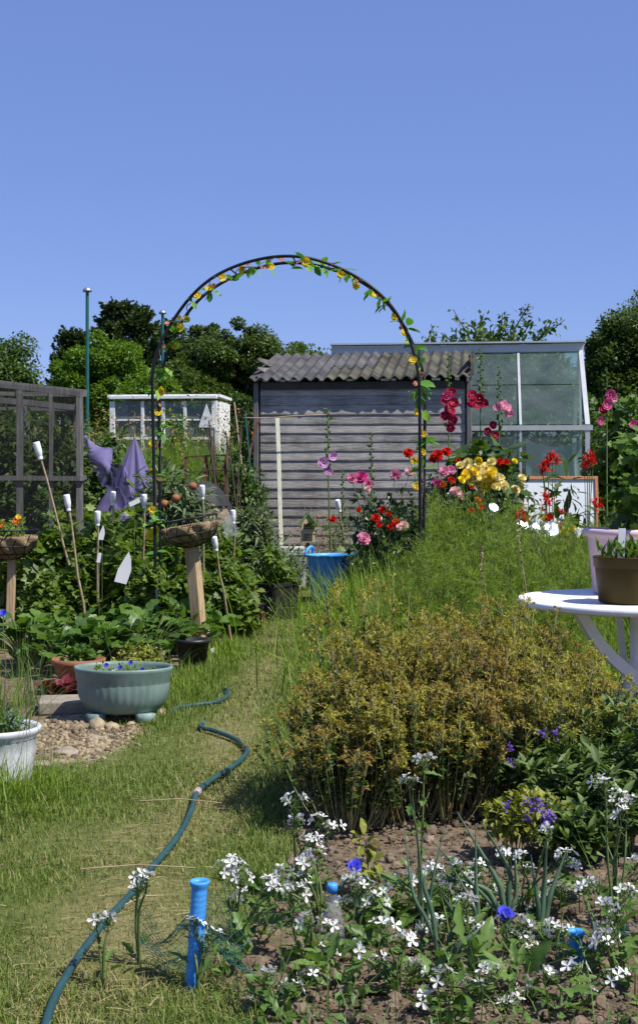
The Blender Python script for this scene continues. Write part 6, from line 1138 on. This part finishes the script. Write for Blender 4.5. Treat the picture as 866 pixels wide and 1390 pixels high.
for px, py, D, lab in ((481, 1178, 3.15, 'blue cornflower among white flowers left of centre'), (685, 1243, 2.9, 'blue cornflower low among the white flowers on the right')):
    r = thing('cornflower_plant', lab, 'flower', (gx(px + 6, D), D, 0)); p = at(px, py, D); q = p - np.array(r.location); mb = MB(); mb.tube(catmull([(0, 0, 0), q * .5 + [.008, 0, 0], q], 6), .002, 6); n = 8; t = rnd(.1, .8, n)[:, None]; mb.scatter(LONG, q * t, rdir(n) * .5 + [0, 0, 1], rnd(.03, .07, n), wid=.8); mb.build('stem', G['leek'], r); put(FM[('corn', 'blue')], 'flower', r, p, (0, -.6, 1), .023)
rl = 'slender rocket plant mostly in seed with few white flowers in the front bed'
for k in range(9):
    px = (360, 420, 465, 640, 690, 745, 800, 845, 610)[k]; D = rnd(2.75, 3.35); y0 = rnd(1150, 1265) if px > 470 else rnd(1190, 1280)
    rocket(px, D, [(px + rnd(-30, 30), y0 + rnd(0, 60), int(rnd(3, 8)), .02) for _ in range(int(rnd(4, 7)))], rl, 5, .055)
for x in COL.objects:
    if x.get('label') == rl: x['group'] = 'slender rocket plants in seed'
# broad green leaves and leeks
def leek(px, D, tips, label):
    r = thing('leek_plant', label, 'plant', (gx(px, D), D, 0)); b = np.array(r.location); mb = MB()
    for (mx, my, tx_, ty, w) in tips:
        m_, t_ = at(mx, my, D) - b, at(tx_, ty, D + rnd(-.05, .05)) - b; P = catmull([(rnd(-.012, .012), rnd(-.012, .012), -.01), m_ * [.5, .5, .6], m_, t_], 7); mb.tube(P, w * np.interp(np.linspace(0, 1, len(P)), [0, .6, 1], [1, .85, .12]), 7)
    mb.build('leaves', G['leek'], r)
leek(690, 3.1, [(672, 1190, 620, 1102, .0085), (655, 1205, 600, 1188, .008), (690, 1180, 652, 1115, .007), (700, 1210, 698, 1150, .007), (665, 1225, 585, 1140, .007)], 'leek with long arching blue green leaves in the soil bed'); leek(735, 3.0, [(738, 1200, 742, 1140, .008), (748, 1210, 770, 1150, .008), (728, 1215, 720, 1160, .007)], 'upright leek right of the arching one'); leek(650, 3.05, [(646, 1200, 645, 1118, .006), (640, 1225, 610, 1170, .006)], 'thin upright leek left of the arching one')
leek(600, 2.85, [(560, 1210, 548, 1120, .005), (575, 1200, 585, 1180, .006), (620, 1250, 600, 1215, .007), (640, 1270, 680, 1240, .007)], 'slender leek among the white flowers at the bottom'); leek(575, 2.95, [(570, 1170, 560, 1080, .004), (590, 1180, 605, 1120, .004)], 'thin green stalked leek before the brown clump')
SHR('young_shrub', 'yellow green seedling on the bare soil before the clump', 'plant', 500, 3.35, 1132, 26, 7, 8, OVATE, .035, 'yellow_herb', stem='stem_green', cr=.02, r0=.002, z0=.03)
for px, D, lab in ((590, 2.75, 'broad leaved weed at the bottom below the leeks'), (345, 2.95, 'broad leaved weed right of the blue pipe'), (450, 2.72, 'toothed leaved weed near the bottom centre'), (830, 2.9, 'broad leaved weed in the lower right corner'), (700, 2.7, 'leafy weed low at the bottom right'), (520, 2.95, 'leafy weed below the cornflower'), (640, 2.8, 'leafy weed between leeks and flowers')):
    r = thing('broad_weed', lab, 'plant', (gx(px, D), D, 0)); mb = MB(); n = 9; a = rnd(0, 6.28, n); mb.scatter(WLOBE, np.column_stack([np.cos(a) * .02, np.sin(a) * .02, rnd(.0, .07, n)]), np.column_stack([np.cos(a), np.sin(a), rnd(.2, 1.6, n)]), rnd(.04, .10, n), wid=.95, smooth=True); mb.build('leaves', G['rocket'], r)
mb = MB(); x, y = rnd(-.4, .95, 900), rnd(2.35, 3.45, 900); k = lawn(x, y) < .4; blades(mb, np.column_stack([x, y])[k], rnd(.04, .2, 900)[k], .4, 0, width=rnd(.03, .06, 900)[k]); C = np.column_stack([x, y, rnd(.0, .04, 900)])[k][:130]; foliage(mb, C, .03, 8, LEAF, .03); tag(mb.build('weeds', [G['rocket']]), 'small mixed weeds sprouting from the soil bed', 'weeds', None, 'stuff')
# ---- blue pipes, netting, bottle
def pipe(px, D, top, wpx, label, lean=.0, full=True):
    r = thing('blue_pipe', label, 'pipe', (gx(px - 4, D), D, -.02)); rr = wpx / 2 / F * D; h = gz(top, D) + .02; mb = MB(); n = 60; z = np.linspace(0, h * .93, n); rad = rr * .92 * (1 + .035 * (np.arange(n) % 3 == 0)); prof = list(zip(rad, z)) + [(rr * 1.0, h - .012), (rr * 1.18, h - .004), (rr * 1.2, h), (rr * 1.05, h + .002), (rr * .8, h - .006), (rr * .75, h * .4)]
    mb.lathe(prof, 28); V = mb.v[-1]; V[:, 0] += V[:, 2] * lean; mb.build('tube', M['blue_pipe'], r)
pipe(266, 2.74, 1196, 23, 'bright blue ribbed pipe standing upright beside the lawn', .06); pipe(785, 2.85, 1264, 20, 'second blue pipe stub almost hidden at the lower right', .0)
def netting(px, D, w, h, label):
    r = thing('garden_netting', label, 'netting', (gx(px, D), D, 0)); mb = MB()
    def surf(U, V_): return np.stack([U * w + .02 * np.sin(V_ * 7), .05 * np.sin(U * 5) + .04 * np.sin(V_ * 5 + U * 3) - .06 * V_, V_ * h * (1 + .35 * np.sin(U * 4 + 1)) * .8], -1)
    n1, n2 = int(w * 2 / .011), int(h / .011) + 2; U, V_ = np.meshgrid(np.linspace(-1, 1, n1), np.linspace(0, 1, 14), indexing='ij'); mb.strands(surf(U, V_), .0007, 3); U, V_ = np.meshgrid(np.linspace(-1, 1, 30), np.linspace(0, 1, n2)); mb.strands(surf(U, V_), .0007, 3); mb.build('net_sheet', M['green_pole'], r)
netting(265, 2.85, .12, .16, 'loose green garden netting bunched behind the upright blue pipe'); netting(820, 2.95, .14, .07, 'low green netting beside the second blue pipe')
r = thing('plastic_bottle', 'clear plastic bottle with a blue cap half buried in the soil', 'bottle', (gx(451, 3.0), 3.0, -.085)); mb = MB(); mb.lathe([(.027, 0), (.028, .12), (.024, .15), (.012, .185), (.0105, .2)], 28); mb.build('body', M['clear'], r); mb = MB(); mb.lathe([(0, .22), (.0105, .22), (.0125, .216), (.0125, .2), (.0, .2)], 20); mb.build('cap', M['blue_pipe'], r)
# ---- the swift in the sky
D = 40; r = thing('bird', 'tiny dark bird flying in the sky beside the tall green pole', 'bird', tuple(at(138, 411, D))); mb = MB()
t = ICO2[0] * [.030, .085, .026]; mb.add(t, [ICO2[1]], 0, True)
for s in (-1, 1):
    w = [(0, .035, .005), (s * .08, .03, .028), (s * .17, -.04, .02), (s * .08, -.012, .025), (0, -.03, .005)]; mb.add([(x, y, z + .003) for x, y, z in w] + [(x, y, z - .003) for x, y, z in w], [[[0, 1, 2, 3, 4], [9, 8, 7, 6, 5]], [[k, k + 5, (k + 1) % 5 + 5, (k + 1) % 5] for k in range(5)]], 0, False)
mb.add([(-.012, -.07, 0), (.012, -.07, 0), (.03, -.13, .004), (-.03, -.13, .004), (-.012, -.07, .004), (.012, -.07, .004), (.03, -.13, .008), (-.03, -.13, .008)], [[[3, 2, 1, 0], [4, 5, 6, 7], [0, 1, 5, 4], [2, 3, 7, 6]]], 0, False); mb.build('body', M['black_plastic'], r, rz=.8)
